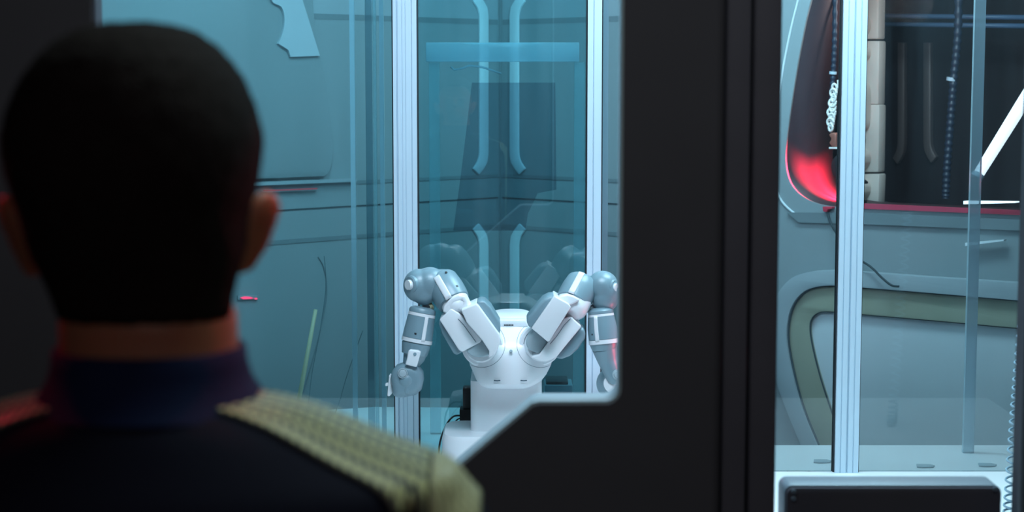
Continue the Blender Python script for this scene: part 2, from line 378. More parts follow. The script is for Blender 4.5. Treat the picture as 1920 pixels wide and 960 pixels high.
# ================================================================== GLASS SCREEN: posts, panes
DP = 4.28
def extrusion(name, px0, px1, depth, grooves, label, group='aluminium posts of the glass screen', gasket=(True, True), gl_px=2.6):
    x0 = at(px0, 430, DP).x; x1 = at(px1, 430, DP).x; wd = x1-x0
    root = empty(name, ((x0+x1)/2, DP, TZ), label, 'post', group)
    prof = [(0, 0)]
    for g0, g1, gd in grooves:
        prof += [(g0*wd, 0), (g0*wd+0.0008, gd), (g1*wd-0.0008, gd), (g1*wd, 0)]
    prof += [(wd, 0)]
    prof = prof + [(wd, depth), (0, depth)]
    bm = bmesh.new()
    a = [bm.verts.new((x0+x, DP-depth/2+y, TZ)) for x, y in prof]; b = [bm.verts.new((x0+x, DP-depth/2+y, 2.795)) for x, y in prof]
    n = len(prof)
    bm.faces.new(a[::-1]); bm.faces.new(b)
    for i in range(n): bm.faces.new((a[i], a[(i+1) % n], b[(i+1) % n], b[i]))
    link('rail', bm_me(bm), m_alu, root)
    gw = gl_px/F*DP
    if gasket[0]: box('gasket', (x0-gw, x0, DP-0.012, DP+0.012, TZ, 2.795), m_gasket, root)
    if gasket[1]: box('gasket', (x1, x1+gw, DP-0.012, DP+0.012, TZ, 2.795), m_gasket, root)
    return x0, x1
L0, L1 = extrusion('aluminium_post', 740, 783.5, 0.045, [(0.13, 0.20, 0.006), (0.34, 0.40, 0.002), (0.50, 0.54, 0.002), (0.77, 0.81, 0.004)], 'grooved white aluminium post behind the left robot arm')
C0, C1 = extrusion('aluminium_post', 1100, 1126, 0.04, [(0.38, 0.46, 0.004)], 'narrow white aluminium post behind the right robot arm')
R0, R1x = extrusion('aluminium_post', 1571, 1615, 0.045, [(0.20, 0.25, 0.003), (0.46, 0.54, 0.006), (0.74, 0.79, 0.003)], 'grooved white aluminium post standing alone in the right window')
def pane(name, x0, x1, label, m=g_pane, y=DP):
    o = box(name, (x0, x1, y-0.003, y+0.003, TZ+0.0005, 2.79), m)
    return tag(o, label, 'glass pane', 'glass panes of the screen')
g_ = 2.6/F*DP
pane('glass_pane', L1+g_, C0-g_, 'tall tinted glass pane directly behind the robot body')
pane('glass_pane', -1.28, L0-g_, 'wide glass pane left of the robot behind the man', g_pane_clear)
pane('glass_pane', C1+g_, R0-g_, 'glass pane hidden mostly by the dark partition between the windows', g_right)
pane('glass_pane', R1x+g_, 1.48, 'glass pane right of the lone aluminium post, in front of the dark alcove', g_right)
# post reflections, built as translucent strips left of the left post
for (a_, b_, Y, m_, lab) in ((659, 668, 4.45, g_frost_refl, 'post reflection built as a pale strip, furthest left of the left aluminium post'),
                          (688, 700, 4.45, g_dim, 'dark part of a post reflection, built as a tinted strip left of the aluminium post'),
                          (702, 708, 4.50, g_refl_lt, 'thin pale post reflection built as a strip, second from the left aluminium post'),
                          (714, 722, 4.50, g_frost_refl, 'pale post reflection built as a strip next to the left aluminium post'),
                          (1129, 1139, 4.40, g_frost_refl, 'pale vertical strip right of the narrow aluminium post')):
    xa, xb = at(a_, 430, Y).x, at(b_, 430, Y).x
    tag(box('edge_or_reflection_strip', (xa, xb, Y-0.008, Y+0.008, TZ+0.0005, 2.79), m_), lab, 'strip')
xa, xb = at(818, 100, 4.6).x, at(840, 100, 4.6).x
# pale reflection, built as a translucent frame behind the central pane
Pf = front(4.75)
fr = empty('frame_reflection', at(945, 740, 4.75), 'pale reflection built as a translucent frame with a header bar, behind the pane at the robot', 'frame')
fx = lambda px: Pf.hit(px, 300)[0]; fz = lambda py: Pf.hit(945, py)[1]
box('header_reflection', (fx(800), fx(1085), 4.735, 4.765, fz(116), fz(80)), g_frost_refl, fr, bevel=0.002)
box('upright', (fx(805), fx(825), 4.74, 4.76, TZ+0.0005, fz(117)), g_refl_lt, fr)
box('upright', (fx(1076), fx(1096), 4.74, 4.76, TZ+0.0005, fz(117)), g_refl_lt, fr)
tube('bracket', [at(845, 125, 4.75), at(852, 131, 4.75), at(868, 128, 4.75), at(880, 123, 4.75), at(905, 126, 4.75), at(940, 138, 4.75)], 0.003, g_frost_refl, fr, seg=8)
Ps = front(4.95)  # dark reflection in the glass, built as a tinted sheet
tag(prism('dark_reflection_panel', Ps, Ps.poly([(850, 432), (864, 330), (885, 155), (1041, 155), (1043, 355), (1008, 362), (990, 400), (985, 432)]), 0, 0.006, g_dark_refl),
    'dark reflection in the glass above the robot, built as a tinted sheet', 'panel')

# ================================================================== ROBOT
rx = at(951, 700, 4.10).x
rb = empty('two_armed_robot', (rx, 4.10, TZ), 'white and grey two-armed robot with raised elbows standing on the white table', 'robot')
def p3(px, py, Y=4.0): return at(px, py, Y)
def z1(X, Y_): return (720+X/4, 480+Y_/4)       # zoomed reading to picture pixels
def rp(pts): return [z1(*p) for p in pts]
def slab(name, pts, Y, th, m, parent, bevel=0.006, seg=3):
    P = front(Y); return prism(name, P, P.poly(rp(pts)), -th, 0, m, parent, bevel=bevel, seg=seg)
# pedestal column (rounded box, real depth)
def rounded_rect(cx, cy, hx, hy, r, n=6):
    out = []
    for sx, sy, a0 in ((1, 1, 0), (-1, 1, 90), (-1, -1, 180), (1, -1, 270)):
        for k in range(n+1):
            a = math.radians(a0+90*k/n); out.append((cx+sx*(hx-r)+r*math.cos(a), cy+sy*(hy-r)+r*math.sin(a)))
    return out
def stack(name, rings, m, parent, smooth=True):
    """loft of (list of xy, z)"""
    bm = bmesh.new(); R = []
    for pts, z in rings: R.append([bm.verts.new((x, y, z)) for x, y in pts])
    n = len(R[0])
    for a, b in zip(R, R[1:]):
        for k in range(n): bm.faces.new((a[k], a[(k+1) % n], b[(k+1) % n], b[k]))
    bm.faces.new(R[0][::-1]); bm.faces.new(R[-1])
    o = link(name, bm_me(bm), m, parent, smooth=True)
    es = o.modifiers.new('split', 'EDGE_SPLIT'); es.split_angle = math.radians(42); return o
cxl, cxr = at(882, 760, 4.02).x, at(1016, 760, 4.02).x
cc = (cxl+cxr)/2; ch = (cxr-cxl)/2
zcol = at(950, 716, 4.02).z
stack('pedestal', [(rounded_rect(cc, 4.11, ch, 0.085, 0.018), TZ+0.001), (rounded_rect(cc, 4.11, ch, 0.085, 0.018), zcol)], m_white, rb)
# round foot box left of the column
bx = at(868, 850, 3.98)
stack('foot', [(rounded_rect(bx.x+0.06, 4.06, 0.11, 0.105, 0.05), TZ+0.0008), (rounded_rect(bx.x+0.06, 4.06, 0.11, 0.105, 0.05), TZ+0.145), (rounded_rect(bx.x+0.06, 4.06, 0.105, 0.10, 0.045), TZ+0.155)], m_white, rb)
# torso: lofted shell, wide at the shoulders, narrowing to the collar
def torso_ring(py, pxl, pxr, dep, fy):
    z = at(950, py, 4.0).z; xl, xr_ = at(pxl, py, 4.0).x, at(pxr, py, 4.0).x
    cx = (xl+xr_)/2; hx = (xr_-xl)/2; out = []
    for k in range(48):
        a = 2*math.pi*k/48; c, s = math.cos(a), math.sin(a); e = 0.62
        out.append((cx+hx*math.copysign(abs(c)**e, c), fy+dep*math.copysign(abs(s)**e, s)))
    return out, z
TR = [(729, 905, 995, 0.062, 4.06), (724, 898, 1004, 0.082, 4.06), (716, 892, 1017, 0.094, 4.06), (705, 887, 1026, 0.10, 4.065), (690, 880, 1034, 0.105, 4.07),
      (668, 875, 1040, 0.108, 4.075), (645, 874, 1040, 0.106, 4.085), (625, 882, 1030, 0.10, 4.10), (612, 895, 1014, 0.092, 4.115), (603, 915, 1000, 0.078, 4.13), (599, 930, 988, 0.06, 4.135)]
stack('torso', [torso_ring(*t_) for t_ in TR], m_white, rb)
# top plate with the maker's lettering (tiny unreadable dark characters)
tp = slab('top_plate', [(862, 478), (1062, 478), (1085, 525), (1040, 535), (880, 535), (850, 520)], 4.018, 0.03, m_white, rb, bevel=0.003)
for k, (xa_, wd_) in enumerate(((900, 10), (912, 8), (922, 10), (934, 12), (948, 9), (959, 11))):
    slab('lettering', [(xa_, 514), (xa_+wd_, 514), (xa_+wd_, 523), (xa_, 523)], 4.0165, 0.002, m_black, tp, bevel=0)
# seams, buttons on the chest
def ring_px(name, cx, cy, r, Y, m, parent, th=0.0012, a0=0, a1=360, sq=1.0):
    pts = [p3(cx+r*math.cos(math.radians(a0+(a1-a0)*k/48)), cy+r*sq*math.sin(math.radians(a0+(a1-a0)*k/48)), Y) for k in range(49)]
    return tube(name, pts, th, m, parent, seg=6)
m_seamg = mat('robot_seam', (0.05, 0.10, 0.14), 0.6)
# shoulder turntables
for (cx, cy, ax) in ((905.5, 647, -1), (1012, 645, 1)):
    c0 = p3(cx, cy, 4.0)
    d = Vector((ax*0.10, -1, 0.06)).normalized()
    sd = cyl('shoulder_turntable', c0, c0+d, [(0.0, 0.050), (0.012, 0.050), (0.016, 0.047), (0.0165, 0.0405), (0.013, 0.040), (0.014, 0.0385), (0.040, 0.0375), (0.046, 0.034)], m_white, rb, seg=56, smooth_angle=30)
    pts = [c0 + d*0.0135 + (frame_for(d)[0]*math.cos(q/24*math.pi) + frame_for(d)[1]*math.sin(q/24*math.pi))*0.0402 for q in range(49)]
    tube('seam', pts, 0.0011, m_seamg, sd, seg=6)
cyl('chest_button', p3(958, 658, 3.975), p3(958, 658, 3.90), [(0, 0.0035), (0.012, 0.0035), (0.013, 0.0025)], m_grey2, rb, seg=20)
for px in (932, 982):
    tube('vent_slot', [p3(px-6, 713.5, 3.963), p3(px, 714, 3.962), p3(px+6, 713.5, 3.963)], 0.0014, m_seamg, rb, seg=6)
slab('chest_pad', [(925, 850), (985, 850), (990, 875), (975, 890), (935, 890), (920, 875)], 3.972, 0.006, m_white, rb, bevel=0.002)

TORSO = bpy.data.objects['torso']; bmt = bmesh.new(); bmt.from_mesh(TORSO.data); TT = BVHTree.FromBMesh(bmt)
def on_torso(name, pts, r, m):
    P = []
    for x, y in pts:
        h = TT.ray_cast(Vector((0, 0, CZ)), ray(x, y).normalized())
        if h[0] is not None: P.append(h[0])
    if len(P) > 2: return tube(name, P, r, m, TORSO, seg=6)
for cx, cy, a0, a1 in ((903, 645, -60, 130), (1013, 645, 60, 250)):
    on_torso('seam', [(cx+44*math.cos(math.radians(a0+(a1-a0)*k/40)), cy+44*math.sin(math.radians(a0+(a1-a0)*k/40))) for k in range(41)], 0.0005, m_seamg)
# ---------- picture-left arm
def lump(name, parts, m, parent, voxel=0.003):
    """several volumes fused into one smooth shell"""
    bm = bmesh.new()
    for kind, *a_ in parts:
        if kind == 'e': add_ellipsoid(bm, *a_)
        else: add_tube(bm, *a_)
    o = link(name, bm_me(bm), m, parent, smooth=True)
    r = o.modifiers.new('fuse', 'REMESH'); r.mode = 'VOXEL'; r.voxel_size = voxel; r.use_smooth_shade = True
    s = o.modifiers.new('smooth', 'SMOOTH'); s.factor = 0.6; s.iterations = 4
    return o
ua = slab('upper_arm', [(415, 478), (505, 395), (560, 430), (735, 632), (720, 650), (585, 722), (560, 705)], 3.90, 0.085, m_white, rb, bevel=0.003)
slab('inner_shell', [(578, 408), (692, 358), (712, 378), (866, 590), (866, 650), (852, 700), (820, 745), (785, 765), (790, 715), (735, 632), (620, 500)], 3.872, 0.11, m_white, ua, bevel=0.003)
slab('shoulder_pad', [(615, 700), (730, 636), (752, 650), (800, 720), (785, 750), (720, 764), (660, 752), (628, 728)], 3.905, 0.04, m_grey2, ua, bevel=0.004)
slab('side_cover', [(690, 352), (715, 336), (752, 338), (800, 385), (868, 500), (873, 560), (864, 592)], 3.892, 0.085, m_grey, ua, bevel=0.008)
slab('side_cover', [(416, 480), (412, 512), (440, 590), (520, 730), (545, 744), (588, 722), (500, 600)], 3.915, 0.075, m_grey, ua, bevel=0.008)
tube('seam', [p3(*z1(*q), 3.8992) for q in ((555, 470), (600, 520), (650, 590), (690, 645))], 0.0006, m_seamg, ua, seg=6)
# round white elbow joint
e0 = p3(*z1(560, 400), 3.93); e1 = p3(*z1(470, 230), 3.97)
jn = cyl('elbow_joint', e0, e1, [(-0.012, 0.020), (-0.008, 0.028), (0.0, 0.0325), (0.022, 0.0335), (0.03, 0.0335)], m_white, rb, seg=48)
slab('joint_face', [(440, 420), (450, 370), (500, 320), (560, 292), (605, 300), (630, 335), (632, 370), (580, 412), (555, 398), (600, 345), (585, 328), (530, 345), (498, 378), (520, 420), (490, 440)], 3.905, 0.03, m_white, jn, bevel=0.004)
# grey sleeve between elbow joint and elbow housing
s0 = p3(*z1(535, 365), 3.94); s1_ = p3(*z1(420, 165), 3.98)
L_ = (s1_-s0).length
sl = cyl('arm_sleeve', s0, s1_, [(0.006, 0.034), (0.008, 0.0385), (0.02, 0.0405), (L_*0.55, 0.041), (L_*0.9, 0.038), (L_, 0.033), (L_+0.006, 0.02)], m_grey, rb, seg=56, smooth_angle=50)
def stripe_on(a, b, rad, ang, wid, t0, t1, m, parent, name='white_stripe', lift=0.0012, prof=None):
    """raised band lying along a turned body"""
    d = (b-a).normalized(); toward = (Vector((0, 0, CZ)) - (a+b)/2); y = (toward - d*toward.dot(d)).normalized(); x = d.cross(y).normalized()
    bm = bmesh.new(); rows = []
    for i in range(9):
        t_ = t0 + (t1-t0)*i/8; r0 = (prof(t_) if prof else rad); row = []
        for r in (r0-0.003, r0+lift):
            for k in range(7):
                q = math.radians(ang-wid/2+wid*k/6); row.append(bm.verts.new(a+d*t_+(y*math.cos(q)+x*math.sin(q))*r))
        rows.append(row)
    for A, B in zip(rows, rows[1:]):
        for k in range(6):
            bm.faces.new((A[7+k], A[8+k], B[8+k], B[7+k])); bm.faces.new((A[k+1], A[k], B[k], B[k+1]))
        bm.faces.new((A[0], A[7], B[7], B[0])); bm.faces.new((A[6], B[6], B[13], A[13]))
    for A in (rows[0], rows[-1]): bm.faces.new(A[:7]+A[7:][::-1])
    return link(name, bm_me(bm), m, parent, smooth=True)
stripe_on(s0, s1_, 0.041, -8, 22, 0.004, L_*0.86, m_white, sl)
for q, tt in ((38, 0.022), (28, L_*0.82)):
    stripe_on(s0, s1_, 0.041, q, 7, tt, tt+0.004, m_black, sl, 'screw_hole', 0.0006)
# big elbow housing
lump('elbow_housing', [('e', p3(*z1(262, 222), 3.97), (0.037, 0.036, 0.0395)), ('e', p3(*z1(345, 205), 3.97), (0.040, 0.036, 0.0385)),
                       ('e', p3(*z1(440, 225), 3.985), (0.043, 0.038, 0.040)), ('t', [p3(*z1(255, 225), 3.97), p3(*z1(340, 212), 3.97), p3(*z1(430, 222), 3.985)], [0.030, 0.0375, 0.038], 24), ('e', p3(*z1(300, 285), 3.965), (0.028, 0.028, 0.026))], m_grey, rb)
hc = p3(*z1(203, 215), 3.945)
cap = cyl('housing_cap', hc + Vector((0.01, 0.012, 0)), hc + Vector((-0.02, -0.016, 0)), [(0, 0.022), (0.016, 0.021), (0.019, 0.018)], m_grey, rb)
cyl('cap_disc', hc + Vector((-0.002, -0.0015, 0)), hc + Vector((-0.02, -0.016, 0)), [(0.0, 0.012), (0.0078, 0.0115)], m_white, cap)
# wire bundle joint
jt = tube('wrist_neck', [p3(*z1(320, 330), 3.985), p3(*z1(325, 400), 3.985)], [0.012, 0.011], m_white, rb, seg=16)
for k, dx in enumerate((0, 10, 20)):
    tube('wire', [p3(*z1(330+dx, 350), 3.965), p3(*z1(350+dx, 380), 3.955), p3(*z1(345+dx, 412), 3.965)], 0.0016, m_brass, jt, seg=8)
# forearm
f0 = p3(*z1(292, 395), 3.96); f1 = p3(*z1(238, 680), 3.95); fl = (f1-f0).length
fa = cyl('forearm', f0, f1, [(-0.004, 0.020), (0.0, 0.029), (0.004, 0.0315), (0.010, 0.0315), (0.0105, 0.029), (0.018, 0.029), (0.0185, 0.032), (0.05, 0.0345), (fl-0.020, 0.0355), (fl-0.0195, 0.033), (fl-0.008, 0.033), (fl-0.0078, 0.034), (fl+0.004, 0.0325), (fl+0.018, 0.030), (fl+0.021, 0.02)], m_grey, rb, seg=56, smooth_angle=32)
cyl('white_ring', f0, f1, [(0.0108, 0.0295), (0.0108, 0.0318), (0.0178, 0.0322), (0.0178, 0.0295)], m_white, fa, seg=56, smooth_angle=30)
cyl('white_ring', f0, f1, [(fl-0.0192, 0.0335), (fl-0.0192, 0.0362), (fl-0.0105, 0.036), (fl-0.0105, 0.0335)], m_white, fa, seg=56, smooth_angle=30)
stripe_on(f0, f1, 0.034, -23, 14, 0.016, fl-0.016, m_white, fa, prof=lambda t_: 0.0322+0.0035*min(1, max(0, (t_-0.0185)/(fl-0.0385))), lift=0.0015)
stripe_on(f0, f1, 0.0355, 10, 8, fl-0.033, fl-0.029, m_black, fa, 'screw_hole', 0.0006)
# lower link, tapering to the wrist
lump('lower_link', [('t', [p3(*z1(238, 690), 3.95), p3(*z1(225, 760), 3.95), p3(*z1(190, 830), 3.945)], [0.0305, 0.026, 0.017])], m_grey, rb)
wt = slab('wrist_tab', [(182, 712), (200, 704), (255, 710), (277, 722), (262, 775), (245, 836), (158, 815), (172, 770)], 3.906, 0.020, m_white, rb, bevel=0.003)
cyl('tab_hole', p3(*z1(232, 736), 3.9075), p3(*z1(232, 736), 3.89), [(0, 0.0042), (0.0025, 0.0038)], m_grey, wt, seg=20)
# wrist
wc = p3(*z1(170, 915), 3.945)
P_ = front(3.945)
wr = slab('wrist', [(88, 838), (140, 820), (200, 820), (258, 845), (288, 890), (293, 950), (280, 1010), (240, 1048), (160, 1068), (56, 1074), (60, 1000), (45, 930), (55, 880)], 3.912, 0.066, m_grey, rb, bevel=0.017, seg=6)
lump('wrist_bulge', [('e', p3(*z1(165, 925), 3.93), (0.024, 0.024, 0.022)), ('t', [p3(*z1(95, 1010), 3.93), p3(*z1(170, 1005), 3.925), p3(*z1(235, 975), 3.935)], [0.010, 0.016, 0.012])], m_grey, wr)
k0 = p3(*z1(140, 880), 3.912)
kn = cyl('wrist_button', k0, p3(*z1(140, 878), 3.80), [(0, 0.0125), (0.004, 0.0115), (0.0045, 0.0095), (0.003, 0.009), (0.006, 0.0085), (0.007, 0.006)], m_grey2, wr, seg=32)
ring_px('seam', 755, 700.5, 9.5, 3.9115, m_seamg, wr, th=0.0008)
gp = slab('gripper', [(38, 895), (52, 900), (62, 1030), (40, 1054), (24, 1050)], 3.935, 0.03, m_white, rb, bevel=0.002)
slab('gripper_tip', [(10, 958), (30, 953), (30, 975), (10, 978)], 3.93, 0.012, m_white, gp, bevel=0.0015)

# ---------- picture-right arm
ub = slab('upper_arm', [(1278, 302), (1385, 362), (1402, 385), (1240, 640), (1228, 645), (1108, 545)], 3.872, 0.11, m_white, rb, bevel=0.003)
slab('outer_shell', [(1352, 470), (1408, 462), (1482, 530), (1288, 766), (1215, 795), (1150, 783), (1105, 760), (1165, 738), (1235, 645)], 3.90, 0.085, m_white, ub, bevel=0.003)
slab('shoulder_pad', [(1062, 650), (1085, 590), (1120, 556), (1232, 645), (1165, 738), (1110, 715), (1075, 690)], 3.91, 0.04, m_grey2, ub, bevel=0.004)
slab('side_cover', [(1292, 300), (1240, 302), (1195, 325), (1080, 460), (1066, 490), (1085, 530), (1106, 548)], 3.892, 0.085, m_grey, ub, bevel=0.008)
slab('side_cover', [(1484, 530), (1512, 565), (1508, 620), (1455, 700), (1395, 752), (1335, 775), (1286, 768)], 3.915, 0.075, m_grey, ub, bevel=0.008)
tube('seam', [p3(*z1(*q), 3.8992) for q in ((1400, 468), (1350, 520), (1290, 610), (1245, 660))], 0.0006, m_seamg, ub, seg=6)
e0 = p3(*z1(1415, 400), 3.93); e1 = p3(*z1(1490, 260), 3.97)
jn2 = cyl('elbow_joint', e0, e1, [(-0.016, 0.018), (-0.010, 0.027), (0.0, 0.0325), (0.022, 0.0335), (0.03, 0.0335)], m_white, rb, seg=48)
slab('joint_face', [(1300, 322), (1325, 298), (1375, 288), (1425, 302), (1470, 330), (1440, 350), (1385, 372), (1350, 368)], 3.895, 0.04, m_white, jn2, bevel=0.004)
s0 = p3(*z1(1405, 360), 3.94); s1_ = p3(*z1(1498, 185), 3.98); L_ = (s1_-s0).length
sl2 = cyl('arm_sleeve', s0, s1_, [(0.004, 0.034), (0.006, 0.0385), (0.02, 0.041), (L_*0.6, 0.041), (L_*0.92, 0.038), (L_, 0.033), (L_+0.006, 0.02)], m_grey, rb, seg=56, smooth_angle=50)
stripe_on(s0, s1_, 0.041, -18, 20, 0.004, L_*0.93, m_white, sl2)
lump('elbow_housing', [('e', p3(*z1(1640, 225), 3.97), (0.037, 0.036, 0.036)), ('e', p3(*z1(1655, 310), 3.97), (0.033, 0.034, 0.036)),
                       ('e', p3(*z1(1545, 255), 3.99), (0.036, 0.034, 0.034)), ('e', p3(*z1(1675, 260), 3.965), (0.030, 0.030, 0.036))], m_grey, rb)
hc = p3(*z1(1722, 235), 3.95)
cap = cyl('housing_cap', hc + Vector((-0.01, 0.01, 0)), hc + Vector((0.02, -0.012, 0)), [(0, 0.020), (0.014, 0.019), (0.017, 0.016)], m_grey, rb)
cyl('cap_disc', hc + Vector((0.001, -0.0005, 0)), hc + Vector((0.02, -0.012, 0)), [(0.0, 0.010), (0.0078, 0.0095)], m_white, cap)
jt = tube('wrist_neck', [p3(*z1(1590, 375), 3.975), p3(*z1(1540, 400), 3.97), p3(*z1(1528, 425), 3.97)], [0.008, 0.007, 0.006], m_white, rb, seg=14)
f0 = p3(*z1(1622, 400), 3.96); f1 = p3(*z1(1650, 668), 3.95); fl = (f1-f0).length
fb = cyl('forearm', f0, f1, [(-0.004, 0.020), (0.0, 0.027), (0.004, 0.030), (0.010, 0.030), (0.0105, 0.028), (0.016, 0.028), (0.0165, 0.031), (0.045, 0.0345), (fl-0.014, 0.0345), (fl-0.0135, 0.031), (fl-0.003, 0.031), (fl-0.0028, 0.033), (fl+0.004, 0.031), (fl+0.012, 0.028), (fl+0.015, 0.02)], m_grey, rb, seg=56, smooth_angle=32)
cyl('white_ring', f0, f1, [(0.0108, 0.0285), (0.0108, 0.0305), (0.0162, 0.031), (0.0162, 0.0285)], m_white, fb, seg=56, smooth_angle=30)
cyl('white_ring', f0, f1, [(fl-0.0132, 0.032), (fl-0.0132, 0.0352), (fl-0.0035, 0.0352), (fl-0.0035, 0.032)], m_white, fb, seg=56, smooth_angle=30)
stripe_on(f0, f1, 0.034, 24, 15, 0.014, fl-0.010, m_white, fb, prof=lambda t_: 0.0312+0.0035*min(1, max(0, (t_-0.0165)/0.03)), lift=0.0015)
stripe_on(f0, f1, 0.034, 46, 7, fl-0.030, fl-0.026, m_black, fb, 'screw_hole', 0.0006)
lump('lower_link', [('t', [p3(*z1(1655, 690), 3.95), p3(*z1(1680, 790), 3.95), p3(*z1(1730, 920), 3.945), p3(*z1(1748, 950), 3.945)], [0.030, 0.0235, 0.0185, 0.012])], m_grey, rb)
wr2 = lump('wrist', [('e', p3(*z1(1705, 955), 3.99), (0.036, 0.026, 0.038)), ('e', p3(*z1(1740, 960), 3.97), (0.030, 0.03, 0.036))], m_grey, rb)
cyl('wrist_face', p3(*z1(1725, 955), 3.955), p3(*z1(1715, 955), 3.85), [(0, 0.024), (0.012, 0.024), (0.015, 0.020)], m_white, wr2, seg=40)
cyl('wrist_button', p3(*z1(1750, 890), 3.93), p3(*z1(1755, 890), 3.80), [(0, 0.0125), (0.006, 0.0115), (0.0065, 0.0085), (0.009, 0.007)], m_grey2, wr2, seg=32)

wl = empty('added_red_lamp', (0.40, 3.95, TZ), 'added red lamp on a short stand, unseen, on the table right of the robot', 'lamp')  # added lamp, unseen behind the partition, tints the right arm red
m_wl = mat('added_red_lamp_dome', (0.7, 0.02, 0.04), 0.3, emit=(1, 0.04, 0.08), es=2.0)
cyl('stand', (0.40, 3.95, TZ+0.0005), (0.40, 3.95, 2), [(0, 0.035), (0.01, 0.035), (0.014, 0.010), (0.30, 0.010)], m_black, wl, seg=24)
cyl('added_dome', (0.40, 3.95, TZ+0.301), (0.40, 3.95, 2), [(0, 0.026), (0.04, 0.026), (0.055, 0.018), (0.06, 0.004)], m_wl, wl, seg=24)
point('added_red_lamp_light', (0.365, 3.92, TZ+0.345), 0.45, (1.0, 0.04, 0.10), 0.02)
# cables and connector box behind the robot, on the table
def cable(name, pts, r, m, label, cat='cable', group=None, n=8):
    o = tube(name, smoothpoly([tuple(p) for p in pts], n=n), r, m, seg=8); return tag(o, label, cat, group)
cable('power_cable', [at(862, 779, 4.19), at(850, 781, 4.18), at(838, 795, 4.15), at(826, 825, 4.12), at(822, 858, 4.08), at(822, 888, 4.04)], 0.0024, m_black, 'black cable looping down left of the robot column, outer of the two')
cable('power_cable', [at(864, 784, 4.19), at(856, 788, 4.19), at(845, 803, 4.18), at(835, 826, 4.17), at(831, 842, 4.165), at(829, 852, 4.16)], 0.0018, m_black, 'thin black cable looping down left of the robot column, inner of the two')
cb = empty('connector_box', at(872, 830, 4.2), 'dark upright connector box behind the robot column', 'box')
bz0 = TZ+0.001
xq0, xq1 = at(862, 780, 4.22).x, at(884, 780, 4.22).x
box('housing', (xq0, xq1, 4.2, 4.25, bz0, at(870, 768, 4.2).z), m_black, cb, bevel=0.003)
box('top_block', (at(868, 780, 4.22).x, xq1, 4.205, 4.245, at(870, 768, 4.2).z+0.0002, at(870, 728, 4.2).z), m_black, cb, bevel=0.004)
cyl('plug', (xq0+0.008, 4.197, bz0+0.03), (xq0+0.008, 4.17, bz0+0.03), [(0, 0.008), (0.018, 0.008), (0.02, 0.006)], m_white, cb, seg=16)
cd2 = empty('controller_box', at(1045, 738, 4.5), 'low dark box on the table right of the robot column', 'box')
bx0, bx1 = at(1020, 730, 4.5).x, at(1072, 730, 4.5).x
box('housing', (bx0, bx1, 4.42, 4.52, TZ+0.001, at(1040, 722, 4.42).z), m_grey, cd2, bevel=0.004)
box('lid', (bx0+0.004, bx1-0.012, 4.425, 4.515, at(1040, 722, 4.42).z+0.0002, at(1040, 716, 4.42).z), m_black, cd2, bevel=0.002)

# ================================================================== LEFT WINDOW VIEW
# reflected light patch with a head outline, built as a notched board
nb = smoothpoly([PL.hit(*p) for p in [(498, -4), (503, 6), (517, 13), (523, 28), (523, 48), (518, 68), (512, 82)]], n=5)
board = nb + [PL.hit(*p) for p in [(520, 87), (531, 94), (535, 107), (590, 105), (556, -4), (552, -18), (498, -18)]]
m_refl_board = mat('pale_reflection_board', (0.50, 0.55, 0.6), 0.5)
tag(prism('reflection_board', PL, board, 0.0205, 0.03, m_refl_board), 'reflection with a head silhouette, built as a pale notched board high on the left wall', 'board')
m_cab = mat('grey_cable_sheath', (0.11, 0.17, 0.19), 0.6)
g1 = [at(592, 575, 4.75), at(582, 640, 4.73), at(570, 715, 4.71), at(555, 795, 4.68)]
d_ = ray(551, 800); pe = Vector((0, 0, CZ)) + d_*((TZ+0.006-CZ)/d_.z)
rod = tube('yellow_rod', [at(592, 580, pe.y+0.06), (at(592, 580, pe.y+0.06)+pe)/2, pe], [0.0055, 0.0065, 0.006], m_brass, seg=12)
tag(rod, 'dull yellow rod leaning upright on the table behind the glass', 'rod')
cable('thin_cable', [at(608, 480, 5.0), at(611, 540, 5.0), at(600, 620, 5.0), at(585, 700, 5.0), at(578, 760, 5.0), at(574, 772, 5.0)], 0.0013, m_cab, 'thin dark cable hanging just right of the yellow rod')
cable('thin_cable', [at(680, 620, 4.7), at(652, 700, 4.7), at(634, 760, 4.7), at(612, 812, 4.55)], 0.0013, m_cab, 'thin dark cable slanting down between the yellow rod and left post')
m_red = mat('red_indicator', (0.6, 0.02, 0.05), 0.4, emit=(1.0, 0.06, 0.16), es=1.6)
il = empty('indicator_light', PL.M @ Vector((*PL.hit(462, 558), 0.001)), 'small glowing red indicator on the left wall beside the right ear lobe', 'light')
prism('bezel', PL, PL.poly([(444, 563), (444, 554), (482, 553), (482, 562)]), 0.0005, 0.006, m_wall, il, bevel=0.002)
prism('lens', PL, PL.poly([(448, 558), (456, 555.5), (466, 556), (473, 558.5), (466, 560), (454, 560.5)]), 0.0062, 0.010, m_red, il)
prism('lens', PL, PL.poly([(475, 558.5), (479, 558), (479.5, 561), (475.5, 561)]), 0.0062, 0.010, m_red, il)
rl = empty('light_or_highlight_bar', PL.M @ Vector((*PL.hit(540, 353), 0.002)), 'thin dim red light bar running along the left wall', 'light')
m_reddim = mat('dim_red_bar', (0.35, 0.06, 0.08), 0.5, emit=(0.9, 0.12, 0.16), es=0.18)
prism('lens', PL, [PL.hit(490, 356), PL.hit(590, 352), PL.hit(590, 354.5), PL.hit(490, 358.5)], 0.0105, 0.016, m_reddim, rl)
prism('housing', PL, [PL.hit(488, 358.8), PL.hit(592, 354.8), PL.hit(592, 356.5), PL.hit(488, 360.5)], 0.001, 0.014, m_wall, rl)

